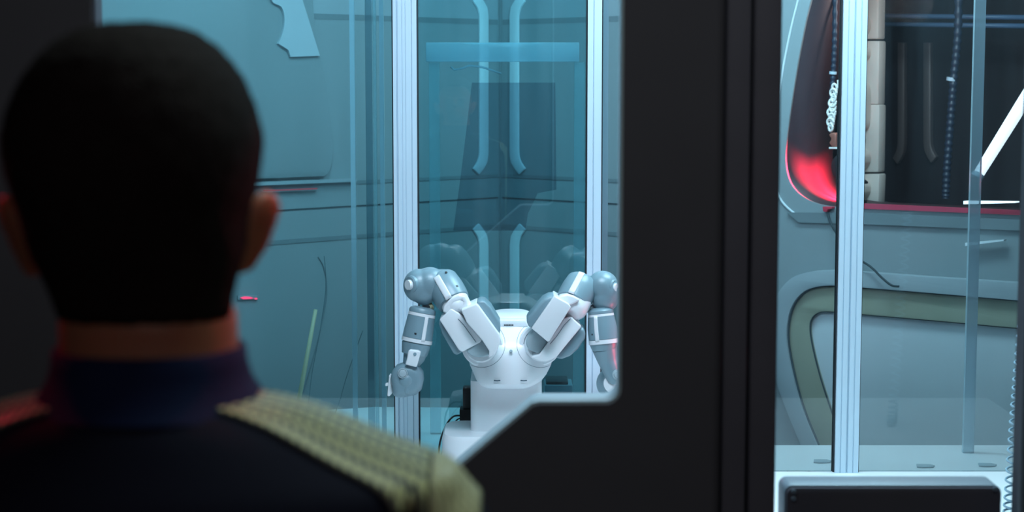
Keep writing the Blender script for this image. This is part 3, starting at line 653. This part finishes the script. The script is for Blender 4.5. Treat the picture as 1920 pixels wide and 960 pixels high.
# ================================================================== RIGHT WINDOW VIEW (alcove)
def off(px, py, d):   # point on a plane parallel to the right wall, d metres behind it
    P = Plane(PR.o - PR.n*d, PR.e); x, z = P.hit(px, py); return P.M @ Vector((x, z, 0))
PB = Plane(PR.o - PR.n*1.40, PR.e)
for xi, xo, yt, yb in ((1702, 1689, 80, 282), (1737, 1751, 80, 280)):
    st(prism('trim_strip', PB, bent_strip(PB, xi, xo, yt, yb, False, True), 0.001, 0.03, m_strip_dk, bevel=0.005))
# beige bracket column just inside the opening
PC = Plane(PR.o - PR.n*0.62, PR.e)
bc = empty('bracket_column', off(1640, 380, 0.62), 'beige scalloped bracket column inside the dark alcove', 'column')
segs = [(-60, 74, -6, 60), (77, 196, 92, 182), (196, 322, 150, 248), (325, 382, 335, 372)]
for (ya, yb_, ha, hb) in segs:
    prism('track_section', PC, PC.poly([(1630, ya), (1662, ya), (1660, yb_), (1628, yb_)]), 0, 0.05, m_beige, bc, bevel=0.006)
for (ya, yb_) in ((24, 74), (80, 122), (150, 248), (274, 320), (330, 376)):
    q = smoothpoly([(1626, ya), (1638, ya+3), (1646, ya+14), (1647, (ya+yb_)/2), (1645, yb_-14), (1636, yb_-3), (1623, yb_)], n=4)
    prism('bracket', PC, PC.poly(q), 0.0505, 0.10, m_beige, bc, bevel=0.012, seg=4)
for yk in (10, 136, 262):
    prism('knob', PC, PC.poly([(1622, yk-10), (1636, yk-10), (1638, yk), (1636, yk+11), (1622, yk+11)]), 0.05, 0.12, m_black, bc, bevel=0.006)
pc = PC.M @ Vector((*PC.hit(1646, 380), 0))
box('base', (pc.x-0.05, pc.x+0.04, pc.y-0.04, pc.y+0.06, 1.081, pc.z+0.002), m_alcove, bc)
# white chain-like lattice, red actuator and black wheel left of the post
m_chain = mat('white_chain', (0.9, 0.86, 0.82), 0.4, emit=(1, .9, .85), es=0.0)
chn = empty('chain', off(1570, 250, 0.3), 'white linked chain hanging left of the lone aluminium post', 'chain')
prev = None
for k in range(9):
    yy = 165 + k*9.2; xx = 1565 - k*0.9 - (1.5 if k % 2 else 0)
    c = off(xx, yy, 0.06); pts = []
    for j in range(13):
        a = 2*math.pi*j/12
        pts.append(c + PR.e*(0.0085+0.004*(k % 2))*math.cos(a) + Vector((0, 0, 1))*0.0125*math.sin(a) + PR.n*0.003*math.sin(a+k))
    bm = bmesh.new(); add_tube(bm, pts, 0.0042, 8, False); link('link', bm_me(bm), m_chain, chn, smooth=True)
PCH = Plane(PR.o - PR.n*0.06, PR.e)
prism('hook', PCH, PCH.poly([(1570, 150), (1576, 150), (1577, 165), (1572, 166)]), -0.004, 0.004, m_chain, chn, bevel=0.001)
act = empty('actuator', off(1563, 300, 0.3), 'reddish clamp over a black wheel in the red-lit corner of the alcove', 'machine part')
m_cop = mat('copper_red_metal', (0.45, 0.16, 0.12), 0.4, metal=0.4)
prism('clamp', PCH, PCH.poly([(1559, 252), (1566, 248), (1574, 250), (1574, 274), (1566, 276), (1560, 268), (1564, 260)]), -0.01, 0.02, m_cop, act, bevel=0.004)
prism('white_bar', PCH, PCH.poly([(1560, 275.5), (1580, 275.5), (1580, 279), (1560, 279)]), -0.01, 0.02, m_chain, act, bevel=0.001)
wc_ = off(1581, 314, 0.05)
cyl('wheel', wc_ + PR.n*0.005, wc_ - PR.n*0.06, [(0, 0.020), (0.003, 0.040), (0.008, 0.045), (0.022, 0.045), (0.028, 0.040), (0.030, 0.02)], m_black, act, seg=48)
# added red beacon for the alcove glow, unseen behind the post
bcn = off(1600, 372, 0.17)
be = empty('added_beacon', bcn, 'added red beacon on the alcove sill, unseen behind the lone aluminium post', 'beacon')
m_added_beacon = mat('added_glowing_red_dome', (0.7, 0.02, 0.04), 0.3, emit=(1, 0.04, 0.08), es=2.5)
zs = PR.hit(1600, 389)[1]
cyl('base', (bcn.x, bcn.y, zs+0.002), (bcn.x, bcn.y, zs+0.05), [(0, 0.043), (0.010, 0.043), (0.014, 0.018)], m_black, be, seg=24)
cyl('added_dome', (bcn.x, bcn.y, zs+0.0165), (bcn.x, bcn.y, zs+0.05), [(0, 0.011), (0.004, 0.011), (0.005, 0.006), (0.006, 0.003)], m_added_beacon, be, seg=24)
cyl('added_hood', (bcn.x, bcn.y, zs+0.064), (bcn.x, bcn.y, zs+0.5), [(0, 0.045), (0.006, 0.045), (0.016, 0.03), (0.02, 0.01)], m_black, be, seg=32)  # keeps the red light low on the jamb
for k_ in range(3):
    aa_ = math.radians(30+120*k_); cyl('added_hood_post', (bcn.x+0.038*math.cos(aa_), bcn.y+0.038*math.sin(aa_), zs+0.012), (bcn.x+0.038*math.cos(aa_), bcn.y+0.038*math.sin(aa_), zs+1), [(0, 0.002), (0.053, 0.002)], m_black, be, seg=8)
sl_ = bpy.data.lights.new('added_beacon_light', 'SPOT'); sl_.energy = 60; sl_.color = (1.0, 0.03, 0.08); sl_.spot_size = math.radians(125); sl_.spot_blend = 0.8; sl_.shadow_soft_size = 0.012
so_ = bpy.data.objects.new('added_beacon_light', sl_); COL.objects.link(so_); so_.location = (bcn.x, bcn.y, zs+0.04)
so_.rotation_euler = (off(1478, 335, 0.12)-so_.location).to_track_quat('-Z', 'Y').to_euler()
point('alcove_light', off(1700, 150, 0.25)+Vector((0, 0, 0.25)), 3.2, (1.0, 0.82, 0.76), 0.08)
# small red lug and cable hanging from the sill
tag(prism('red_lug', PR, PR.poly([(1548, 387), (1566, 387), (1566, 391), (1558, 392), (1556, 397), (1549, 396)]), 0.001, 0.02, mat('red_plastic', (0.65, 0.04, 0.08), 0.4), bevel=0.002), 'small red lug under the lower left edge of the opening', 'bracket')
q = lambda px, py, d=-0.05: off(px, py, d)
cable('hanging_cable', [q(1552, 398, -0.012), q(1556, 414, -0.02), q(1570, 440), q(1600, 478), q(1632, 500, -0.06), q(1655, 522, -0.06), q(1672, 535, -0.06), q(1686, 537, -0.055)], 0.0035, m_seam, 'dark cable drooping from the red lug across to the hatch frame')
# hose reflections, built as ribbed tubes in the alcove
def ribbed(name, pts, r, label):
    P = smoothpoly([tuple(p) for p in pts], n=26); rr_ = [r*(1.0 if (i//2) % 2 else 0.78) for i in range(len(P))]
    bm = bmesh.new(); add_tube(bm, P, rr_, 14); root = empty(name, P[0], label, 'hose', 'hose reflections built in the alcove')
    link('tube', bm_me(bm), m_hose_refl, root, smooth=True)
    return root
h1 = ribbed('hose_reflection', [off(1798, -60, 0.8), off(1796, 60, 0.8), off(1788, 150, 0.8), off(1782, 230, 0.8), off(1776, 310, 0.8), off(1773, 372, 0.8)], 0.015, 'reflection of a blue ribbed hose, built in the alcove right of the brown strips')
cyl('clamp', off(1785, 145, 0.8), off(1784, 152, 0.8), [(0, 0.018), (0.012, 0.018)], m_alu, h1, seg=20)
h2 = ribbed('hose_reflection', [off(1566, -60, 0.14), off(1565, 60, 0.14), off(1562, 140, 0.14), off(1558, 200, 0.14), off(1556, 246, 0.14)], 0.009, 'reflection of a blue ribbed hose, built in the alcove left of the lone aluminium post')
cyl('clamp', off(1562, 134, 0.14), off(1561.5, 140, 0.14), [(0, 0.012), (0.009, 0.012)], m_alu, h2, seg=20)
for (yy, gp) in ((30, 'upper'), (46, 'lower')):  # bluish horizontal reflections, built as tubes
    tag(tube('pipe_reflection', [off(1640, yy, 1.1), off(1763, yy+1, 1.1), off(1765, yy+1, 1.1), off(1940, yy+3, 1.1)], [0.009, 0.009, 0.009, 0.009], mat('blue_pipe_reflection_'+gp, (0.10, 0.17, 0.28), 0.35)), gp+' bluish horizontal reflection built as a tube across the top of the alcove', 'pipe_reflection', 'reflections built across the alcove')
# reflection of an aluminium post, built as a strip in front of alcove
xa, xb = at(1816, 430, 4.5).x, at(1836, 430, 4.5).x
tag(box('edge_or_reflection_strip', (xa, xb, 4.492, 4.508, TZ+0.0005, 2.79), g_frost_refl), 'post reflection built as a translucent vertical strip at far right', 'strip')
# blurry bright reflection, built as a glowing tube
m_tube = mat('glowing_reflection', (0.9, 0.95, 1), 0.3, emit=(0.75, 0.90, 1.0), es=1.3)
a0 = off(1835, 326, 0.3); a1 = off(1935, 165, 0.45)
wd = empty('tube_reflection', a0, 'bright bluish-white reflection, built as a slanting glowing tube at far right', 'light')
dd = (a1-a0).normalized(); LL = (a1-a0).length
cyl('tube', a0, a1, [(0, 0.017), (LL*0.5, 0.019), (LL*0.8, 0.020), (LL, 0.020)], m_tube, wd, seg=20)  # bright reflection built as a glowing tube
cyl('tube_reflection_cap', a0-dd*0.015, a0, [(0, 0.021), (0.0145, 0.021)], m_alu, wd, seg=20)
for (y0_, y1_, x0_, x1_, lab) in ((379, 378, 1815, 1912, 'narrow bright highlight along the alcove sill, built as a glowing bar'), (457, 449, 1818, 1890, 'faint highlight on the wall under the alcove sill, built as a pale bar')):
    P_s = PR  # highlights on sill and wall, built as pale bars
    tag(prism('light_or_highlight_bar', P_s, [P_s.hit(x0_, y0_-3), P_s.hit(x1_, y1_-1), P_s.hit(x1_, y1_+1.5), P_s.hit(x0_, y0_+3)], 0.012 if y0_ > 400 else 0.002, 0.03, m_tube if y0_ < 400 else m_bar), lab, 'light')
# coiled cord at far right
cc_ = []
c_top, c_mid, c_bot = at(1925, 560, 3.9), at(1904, 800, 3.9), at(1892, 965, 3.9)
path = smoothpoly([tuple(at(1932, 470, 3.7)), tuple(at(1917, 640, 3.7)), tuple(at(1904, 800, 3.7)), tuple(at(1892, 965, 3.7)), tuple(at(1889, 985, 3.7))], n=10)
path = [Vector(p) for p in path]
N = 1000
for i in range(N+1):
    t_ = i/N*(len(path)-1); k = min(int(t_), len(path)-2); p = path[k].lerp(path[k+1], t_-k); a = i/N*2*math.pi*40
    cc_.append(p + Vector((math.cos(a)*0.0125, math.sin(a)*0.0125, 0)))
bm = bmesh.new(); add_tube(bm, cc_, 0.0026, 6); cr = link('coiled_cord', bm_me(bm), mat('blue_grey_cord', (0.25, 0.38, 0.46), 0.4), smooth=True)
tag(cr, 'coiled blue-grey cord hanging at the far right edge', 'cord')

# ================================================================== MONITOR in the right window
mo = empty('monitor', (at(1672, 1000, 2.52).x, 2.53, 0.80), 'dark monitor with a pale rounded rim on the console desk at lower right', 'monitor')
PM = front(2.50)
mx0, mx1 = PM.hit(1471, 930)[0], PM.hit(1877, 930)[0]; mz1 = PM.hit(1670, 910)[1]
def rrect(x0, x1, z0, z1_, r, n=6):
    return [(p[0], p[1]) for p in rounded_rect((x0+x1)/2, (z0+z1_)/2, (x1-x0)/2, (z1_-z0)/2, r, n)]
m_rim = mat('blue_grey_plastic_rim', (0.17, 0.20, 0.24), 0.45)
plate('casing', PM, rrect(mx0, mx1, 0.86, mz1, 0.012), [], -0.06, 0, m_rim, mo, bevel=0.003)
plate('back_cover', PM, rrect(mx0+0.003, mx1-0.003, 0.864, mz1-0.003, 0.010), [], 0.0005, 0.006, m_dark, mo, bevel=0.002)
for px, py in ((1487, 920), (1487, 933), (1864, 915)):
    c = PM.M @ Vector((*PM.hit(px, py), 0.0062)); cyl('screw', c, c+Vector((0, -0.01, 0)), [(0, 0.0042), (0.002, 0.0042), (0.0028, 0.003)], m_rim, mo, seg=16)
box('stand', ((mx0+mx1)/2-0.03, (mx0+mx1)/2+0.03, 2.505, 2.55, 0.812, 0.8595), m_dark2, mo, bevel=0.003)
box('foot', ((mx0+mx1)/2-0.09, (mx0+mx1)/2+0.09, 2.46, 2.60, 0.8005, 0.8115), m_dark2, mo, bevel=0.003)
dk = empty('console_desk', ((mx0+mx1)/2, 2.6, 0), 'dark console desk carrying the monitor under the right window', 'desk')
box('desk_top', (mx0-0.12, mx1+0.15, 2.40, 2.85, 0.76, 0.80), m_dark2, dk, bevel=0.004)
for x in (mx0-0.1, mx1+0.1):
    box('side_panel', (x, x+0.025, 2.42, 2.83, 0.001, 0.7595), m_dark2, dk, bevel=0.003)

# ================================================================== CEILING LIGHTS
m_diff = mat('lit_diffuser', (0.9, 0.95, 1), 0.5, emit=(0.6, 0.88, 1.0), es=1.0)
for (x, y, sx, sy, lab) in ((0.0, 2.75, 1.2, 0.4, 'ceiling light just behind the dark partition'), (0.9, 3.98, 0.9, 0.4, 'ceiling light over the right end of the table'),
                       (0.0, 4.9, 1.6, 0.4, 'long ceiling light towards the back corner')):
    cl = empty('ceiling_light', (x, y, 2.8), lab, 'light', 'ceiling lights')
    box('housing', (x-sx/2-0.02, x+sx/2+0.02, y-sy/2-0.02, y+sy/2+0.02, 2.755, 2.7995), m_alu, cl)
    box('diffuser', (x-sx/2, x+sx/2, y-sy/2, y+sy/2, 2.745, 2.7545), m_diff, cl)

# ================================================================== PERSON
K = 1.10/F
BX, BY = (262-960)*K, 1.12
zpx = lambda y: at(262, y, 1.10).z
m_skin = mat('skin', (0.50, 0.20, 0.12), 0.5, var=0.06, scale=20)
m_skin.node_tree.nodes['Principled BSDF'].inputs['Subsurface Weight'].default_value = 0.6
m_skin.node_tree.nodes['Principled BSDF'].inputs['Subsurface Radius'].default_value = (0.03, 0.006, 0.003)
m_skin.node_tree.nodes['Principled BSDF'].inputs['Subsurface Scale'].default_value = 1.0
m_hair = mat('short_dark_hair', (0.022, 0.017, 0.017), 0.8, var=0.4, scale=90, bump=0.6, bscale=400, spec=0.12)
m_unif = mat('navy_uniform_cloth', (0.010, 0.012, 0.030), 0.8, var=0.15, scale=200, bump=0.3, bscale=900, spec=0.2)
m_unif2 = mat('navy_collar_cloth', (0.010, 0.022, 0.085), 0.75, var=0.15, scale=200, bump=0.3, bscale=900, spec=0.2)
# silhouette table: picture y, half width px, centre px, back depth, front depth (metres from axis)
HEAD = [(40, 10, 256, 0.01, 0.01), (45, 52, 255, 0.045, 0.05), (58, 96, 253, 0.07, 0.075), (80, 130, 250, 0.084, 0.088), (110, 162, 248, 0.094, 0.095), (150, 191, 246, 0.101, 0.098),
        (200, 215, 244, 0.105, 0.098), (250, 229, 243, 0.105, 0.096), (300, 229, 244, 0.103, 0.093), (350, 220, 246, 0.098, 0.094), (400, 208, 248, 0.090, 0.096),
        (450, 202, 250, 0.080, 0.096), (500, 190, 253, 0.070, 0.094), (550, 178, 257, 0.062, 0.092), (590, 172, 260, 0.058, 0.075), (630, 171, 261, 0.057, 0.058), (680, 174, 262, 0.058, 0.056), (740, 186, 262, 0.062, 0.06), (800, 230, 262, 0.07, 0.06)]
def interp(tab, y):
    if y <= tab[0][0]: return tab[0][1:]
    for a, b in zip(tab, tab[1:]):
        if y <= b[0]:
            t_ = (y-a[0])/(b[0]-a[0]); return tuple(a[i]+(b[i]-a[i])*t_ for i in range(1, len(a)))
    return tab[-1][1:]
def head_pt(y, ang, grow=0.0, shrink=0.0):
    hw, cx, bk, fr_ = interp(HEAD, y); c, s = math.cos(ang), math.sin(ang)   # s>0 is the face side
    e = 0.92; hx = hw*K+grow-shrink; d = (fr_ if s > 0 else bk)+grow-shrink
    return Vector(((cx-960)*K + hx*math.copysign(abs(c)**e, c), BY + d*math.copysign(abs(s)**e, s), zpx(y)))
person = empty('person', (BX, BY, 0), 'man seen from behind, short dark hair, navy uniform with gold shoulder stripe', 'person')
bm = bmesh.new(); rings = []
ys = [40, 42.5, 46, 52, 60, 70, 82] + list(range(96, 800, 14))
for y in ys:
    rings.append([bm.verts.new(head_pt(y, 2*math.pi*k/48, shrink=0.005 if y < 600 else 0.001)) for k in range(48)])
for a, b in zip(rings, rings[1:]):
    for k in range(48): bm.faces.new((a[k], b[k], b[(k+1) % 48], a[(k+1) % 48]))
bm.faces.new(rings[0]); bm.faces.new(rings[-1][::-1])
hx0 = (250-960)*K
# ears, nose, brow, eyes, lips, chin fused into the same surface
for s, ex, ey in ((1, 467, 436), (-1, 14, 444)):
    R = Matrix.Rotation(s*0.30, 3, 'Y') @ Matrix.Rotation(-s*0.5, 3, 'Z')
    c = Vector(((ex-960)*K, BY+0.002, zpx(ey)))
    add_ellipsoid(bm, c, (0.0075, 0.019, 0.0275), R); 
    add_ellipsoid(bm, c+Vector((s*0.006, 0.0, 0.010)), (0.006, 0.016, 0.017), R)
    add_ellipsoid(bm, c+Vector((-s*0.007, 0.002, -0.019)), (0.008, 0.011, 0.011), R)
    add_ellipsoid(bm, c+Vector((-s*0.010, 0.004, 0.0)), (0.014, 0.012, 0.018), R)
add_tube(bm, [Vector((hx0, BY+0.088, zpx(330))), Vector((hx0, BY+0.108, zpx(400))), Vector((hx0, BY+0.114, zpx(425)))], [0.008, 0.011, 0.014], 16)
add_ellipsoid(bm, Vector((hx0, BY+0.094, zpx(480))), (0.024, 0.010, 0.006)); add_ellipsoid(bm, Vector((hx0, BY+0.093, zpx(500))), (0.021, 0.010, 0.006))
add_ellipsoid(bm, Vector((hx0, BY+0.082, zpx(545))), (0.024, 0.020, 0.018))
for s in (-1, 1):
    add_ellipsoid(bm, Vector((hx0+s*0.030, BY+0.082, zpx(325))), (0.022, 0.014, 0.007)); add_ellipsoid(bm, Vector((hx0+s*0.031, BY+0.076, zpx(352))), (0.013, 0.013, 0.011))
# trunk, arms, hands, legs of the same body (under the clothes)
def Z(z): return z
tw = [(1.50, 0.07, 0.055), (1.46, 0.13, 0.07), (1.40, 0.165, 0.09), (1.28, 0.165, 0.105), (1.12, 0.145, 0.095), (1.0, 0.155, 0.10), (0.88, 0.165, 0.105), (0.80, 0.15, 0.09)]
def loft_sup(bm, rows, cx, cy, seg=40, grow=0.0):
    R = []
    for z, hx, hy in rows: R.append([bm.verts.new((cx+(hx+grow)*math.cos(2*math.pi*k/seg), cy+(hy+grow)*math.sin(2*math.pi*k/seg), z)) for k in range(seg)])
    for a, b in zip(R, R[1:]):
        for k in range(seg): bm.faces.new((a[k], b[k], b[(k+1) % seg], a[(k+1) % seg]))
    bm.faces.new(R[0]); bm.faces.new(R[-1][::-1])
loft_sup(bm, tw, BX, BY)
for s in (-1, 1):
    sh = Vector((BX+s*0.175, BY, 1.415)); el = Vector((BX+s*0.235, BY-0.01, 1.12)); wrst = Vector((BX+s*0.235, BY+0.07, 0.87))
    add_tube(bm, [sh, sh.lerp(el, .5), el, el.lerp(wrst, .4), wrst], [0.042, 0.04, 0.034, 0.034, 0.024], 20)
    palm = wrst+Vector((0, 0.015, -0.055)); add_ellipsoid(bm, palm, (0.016, 0.038, 0.05))
    for j in range(4):
        b0 = palm+Vector((0, -0.027+j*0.018, -0.03)); ln = (0.062, 0.074, 0.078, 0.068)[j]
        add_tube(bm, [b0, b0+Vector((-s*0.004, 0.004, -ln*.5)), b0+Vector((-s*0.02, 0.006, -ln))], [0.009, 0.0085, 0.007], 10)
    add_tube(bm, [palm+Vector((0, 0.03, 0.02)), palm+Vector((-s*0.01, 0.055, -0.01)), palm+Vector((-s*0.016, 0.06, -0.04))], [0.011, 0.010, 0.008], 10)
    add_tube(bm, [Vector((BX+s*0.085, BY, 0.86)), Vector((BX+s*0.095, BY+0.005, 0.50)), Vector((BX+s*0.10, BY-0.01, 0.10)), Vector((BX+s*0.10, BY, 0.06))], [0.078, 0.055, 0.036, 0.04], 20)
    add_ellipsoid(bm, Vector((BX+s*0.10, BY+0.05, 0.045)), (0.042, 0.115, 0.04))
body = link('body', bm_me(bm), m_skin, person, smooth=True)
r = body.modifiers.new('fuse', 'REMESH'); r.mode = 'VOXEL'; r.voxel_size = 0.0035; r.use_smooth_shade = True
s_ = body.modifiers.new('smooth', 'SMOOTH'); s_.factor = 0.5; s_.iterations = 5
# hair: cap from a hairline up to the crown
bm = bmesh.new(); rings = []; NS = 120
def hairline(a):
    s = math.sin(a); ac = abs(math.cos(a))
    if s <= 0:   # back
        t_ = min(1, (-s+0.02)*4.5); return 430 + 166*t_**0.6
    return 395 - 225*min(1, s*1.25)**0.8
rows = 40
for i in range(rows+1):
    row = []
    for k in range(NS):
        a = 2*math.pi*k/NS; hl = hairline(a); t_ = i/rows; y = hl + (40.0-hl)*(1-(1-t_)**1.6)
        g = 0.0005 + 0.0045*min(1, t_*8)
        p = head_pt(y, a, grow=g-0.002)
        nz = noise.noise(p*120)*0.0012 + noise.noise(p*400)*0.0008
        p += (p-Vector((hx0, BY, zpx(280)))).normalized()*nz; row.append(bm.verts.new(p))
    rings.append(row)
for a, b in zip(rings, rings[1:]):
    for k in range(NS): bm.faces.new((a[k], a[(k+1) % NS], b[(k+1) % NS], b[k]))
bm.faces.new(rings[-1])
hair = link('hair', bm_me(bm), m_hair, person, smooth=True)
sd_ = hair.modifiers.new('thick', 'SOLIDIFY'); sd_.thickness = 0.006; sd_.offset = -1
hair['label'] = 'short cropped dark hair'
# uniform jacket
bm = bmesh.new()
SH = [(752, 196, 0.066, 0.06), (760, 250, 0.070, 0.062), (770, 290, 0.074, 0.064), (785, 335, 0.080, 0.068), (805, 380, 0.086, 0.072), (830, 435, 0.092, 0.078), (855, 495, 0.098, 0.084), (872, 545, 0.102, 0.088), (888, 585, 0.106, 0.092), (910, 600, 0.11, 0.096), (960, 590, 0.118, 0.105), (1060, 575, 0.125, 0.112)]
R = []
for y, hw, bk, fr_ in SH:
    row = []
    for k in range(72):
        a = 2*math.pi*k/72; c, s = math.cos(a), math.sin(a); e = 0.85
        row.append(bm.verts.new((BX+hw*K*math.copysign(abs(c)**e, c), BY+(fr_ if s > 0 else bk)*math.copysign(abs(s)**e, s), zpx(y))))
    R.append(row)
for z, hx, hy in ((1.28, 0.178, 0.118), (1.12, 0.158, 0.108), (1.0, 0.165, 0.112), (0.86, 0.178, 0.118)):
    R.append([bm.verts.new((BX+hx*math.cos(2*math.pi*k/72), BY+hy*math.sin(2*math.pi*k/72), z)) for k in range(72)])
for a, b in zip(R, R[1:]):
    for k in range(72): bm.faces.new((a[k], b[k], b[(k+1) % 72], a[(k+1) % 72]))
bm.faces.new(R[0]); bm.faces.new(R[-1][::-1])
for s in (-1, 1):
    sh = Vector((BX+s*0.168, BY, 1.395)); el = Vector((BX+s*0.235, BY-0.01, 1.12)); wrst = Vector((BX+s*0.235, BY+0.065, 0.89))
    add_ellipsoid(bm, sh+Vector((s*0.0, 0, -0.003)), (0.062, 0.066, 0.058))
    add_tube(bm, [sh, sh.lerp(el, .2), sh.lerp(el, .5), el, el.lerp(wrst, .5), wrst], [0.050, 0.060, 0.054, 0.046, 0.042, 0.034], 28)
jk = link('jacket', bm_me(bm), m_unif, person, smooth=True)
r = jk.modifiers.new('fuse', 'REMESH'); r.mode = 'VOXEL'; r.voxel_size = 0.005; r.use_smooth_shade = True
s_ = jk.modifiers.new('smooth', 'SMOOTH'); s_.factor = 0.6; s_.iterations = 6
jk['label'] = 'dark navy uniform jacket'
# trousers, boots
bm = bmesh.new(); loft_sup(bm, [(0.90, 0.172, 0.112), (0.80, 0.165, 0.105), (0.76, 0.15, 0.09)], BX, BY)
for s in (-1, 1): add_tube(bm, [Vector((BX+s*0.085, BY, 0.86)), Vector((BX+s*0.095, BY+0.005, 0.50)), Vector((BX+s*0.10, BY-0.01, 0.10))], [0.088, 0.068, 0.052], 24)
tr = link('trousers', bm_me(bm), m_unif, person, smooth=True); r = tr.modifiers.new('fuse', 'REMESH'); r.mode = 'VOXEL'; r.voxel_size = 0.008; r.use_smooth_shade = True
for s in (-1, 1):
    bm = bmesh.new(); add_ellipsoid(bm, Vector((BX+s*0.10, BY+0.05, 0.05)), (0.05, 0.13, 0.052)); add_tube(bm, [Vector((BX+s*0.10, BY-0.01, 0.02)), Vector((BX+s*0.10, BY-0.01, 0.16))], [0.05, 0.056], 20)
    for v in bm.verts: v.co.z = max(v.co.z, 0.001)
    link('boot', bm_me(bm), m_black, person, smooth=True)
# stand-up collar
bm = bmesh.new(); rings = []
for i, (y, g) in enumerate(((768, 0.012), (750, 0.008), (720, 0.0045), (690, 0.0035), (660, 0.0035), (656, 0.002), (656, 0.0005), (700, 0.0005))):
    row = []
    for k in range(64):
        a = 2*math.pi*k/64; dip = -10*max(0, math.sin(a))
        yy = y if i in (0,) else y - (dip if False else 0) 
        row.append(bm.verts.new(head_pt(yy, a, grow=g)))
    rings.append(row)
for a, b in zip(rings, rings[1:]):
    for k in range(64): bm.faces.new((a[k], a[(k+1) % 64], b[(k+1) % 64], b[k]))
colr = link('collar', bm_me(bm), m_unif2, person, smooth=True); colr['label'] = 'stand-up collar, dark blue'
# gold shoulder stripe, laid on the jacket
bpy.context.view_layer.update()
dg = bpy.context.evaluated_depsgraph_get(); ev = jk.evaluated_get(dg); mj = ev.to_mesh()
bmj = bmesh.new(); bmj.from_mesh(mj); bmj.transform(jk.matrix_world); TREE = BVHTree.FromBMesh(bmj); ev.to_mesh_clear()
def drape(name, rows_, m, parent, lift=0.002, un=60):
    """rows_: list of (x, y) world plan positions along the stripe with a half width; dropped on the jacket"""
    bm = bmesh.new(); uvl = bm.loops.layers.uv.new('UVMap'); G = []
    n = len(rows_)
    for i, row in enumerate(rows_):
        G.append([])
        for (o_, d2) in row:
            h = TREE.ray_cast(o_, d2)
            if h[0] is None: h = TREE.find_nearest(o_)
            nn = h[1] if h[1].dot(d2) < 0 else -h[1]
            G[-1].append(bm.verts.new(h[0]+nn*lift))
    for i in range(n-1):
        for k in range(len(G[0])-1):
            f = bm.faces.new((G[i][k], G[i+1][k], G[i+1][k+1], G[i][k+1]))
            for lp, (a, b) in zip(f.loops, ((i, k), (i+1, k), (i+1, k+1), (i, k+1))): lp[uvl].uv = (a/(n-1), b/(len(G[0])-1))
    bmesh.ops.recalc_face_normals(bm, faces=bm.faces)
    me = bpy.data.meshes.new(name); bm.to_mesh(me); bm.free()
    o = link(name, me, m, parent, smooth=True); sd = o.modifiers.new('thick', 'SOLIDIFY'); sd.thickness = 0.0015; sd.offset = 0; return o
def stud_mat(name, base, dot, nu, nv, rough=0.4):
    m = mat(name, base, rough, metal=0.0); nt = m.node_tree; b = nt.nodes['Principled BSDF']
    uv = nt.nodes.new('ShaderNodeUVMap'); uv.uv_map = 'UVMap'
    mp = nt.nodes.new('ShaderNodeMapping'); mp.inputs['Scale'].default_value = (nu, nv, 1); nt.links.new(uv.outputs[0], mp.inputs[0])
    fr_ = nt.nodes.new('ShaderNodeVectorMath'); fr_.operation = 'FRACTION'; nt.links.new(mp.outputs[0], fr_.inputs[0])
    sb = nt.nodes.new('ShaderNodeVectorMath'); sb.operation = 'SUBTRACT'; sb.inputs[1].default_value = (0.5, 0.5, 0); nt.links.new(fr_.outputs[0], sb.inputs[0])
    ln = nt.nodes.new('ShaderNodeVectorMath'); ln.operation = 'LENGTH'; nt.links.new(sb.outputs[0], ln.inputs[0])
    mr = nt.nodes.new('ShaderNodeMapRange'); mr.inputs['From Min'].default_value = 0.30; mr.inputs['From Max'].default_value = 0.42
    mr.inputs['To Min'].default_value = 1; mr.inputs['To Max'].default_value = 0; nt.links.new(ln.outputs['Value'], mr.inputs[0])
    mx = nt.nodes.new('ShaderNodeMix'); mx.data_type = 'RGBA'; mx.inputs['A'].default_value = (*base, 1); mx.inputs['B'].default_value = (*dot, 1)
    nt.links.new(mr.outputs[0], mx.inputs['Factor']); nt.links.new(mx.outputs['Result'], b.inputs['Base Color'])
    bp = nt.nodes.new('ShaderNodeBump'); bp.inputs['Distance'].default_value = 0.001; bp.inputs['Strength'].default_value = 0.6
    nt.links.new(mr.outputs[0], bp.inputs['Height']); nt.links.new(bp.outputs['Normal'], b.inputs['Normal']); return m
m_gold = stud_mat('studded_gold_braid', (0.13, 0.14, 0.12), (0.95, 0.98, 0.50), 20, 6)
m_gold2 = stud_mat('gold_braid_band', (0.62, 0.62, 0.34), (0.92, 0.92, 0.55), 6, 18)
camo = Vector((0, 0, CZ))
def px_rows(top, bot, n, mrows):
    """stripe between two picture curves, cast onto the jacket"""
    T = smoothpoly(top, n=12); B = smoothpoly(bot, n=12); out = []
    for i in range(n+1):
        t_ = i/n*(len(T)-1); k = min(int(t_), len(T)-2); a = Vector(T[k]).lerp(Vector(T[k+1]), t_-k)
        t_ = i/n*(len(B)-1); k = min(int(t_), len(B)-2); b = Vector(B[k]).lerp(Vector(B[k+1]), t_-k)
        out.append([(camo, ray(*a.lerp(b, j/mrows)).normalized()) for j in range(mrows+1)])
    return out
def top_rows(n, mrows, s, x0, x1, y0f, y1f):
    out = []
    for i in range(n+1):
        x = x0+(x1-x0)*i/n; ya, yb_ = y0f(i/n), y1f(i/n)
        out.append([(Vector((BX+s*x, ya+(yb_-ya)*j/mrows, 1.7)), Vector((0, 0, -1))) for j in range(mrows+1)])
    return out
for s in (1, -1):
    d_ = drape('shoulder_stripe', top_rows(60, 24, s, 0.052, 0.185, lambda t_: BY-0.054-0.026*t_, lambda t_: BY+0.006+0.02*t_), m_gold, person)
    d_['label'] = 'gold studded shoulder stripe'
    d_ = drape('shoulder_band', top_rows(24, 30, s, 0.1865, 0.217, lambda t_: BY-0.062, lambda t_: BY+0.05), m_gold2, person, lift=0.0025)
    d_['label'] = 'gold band across the shoulder end'
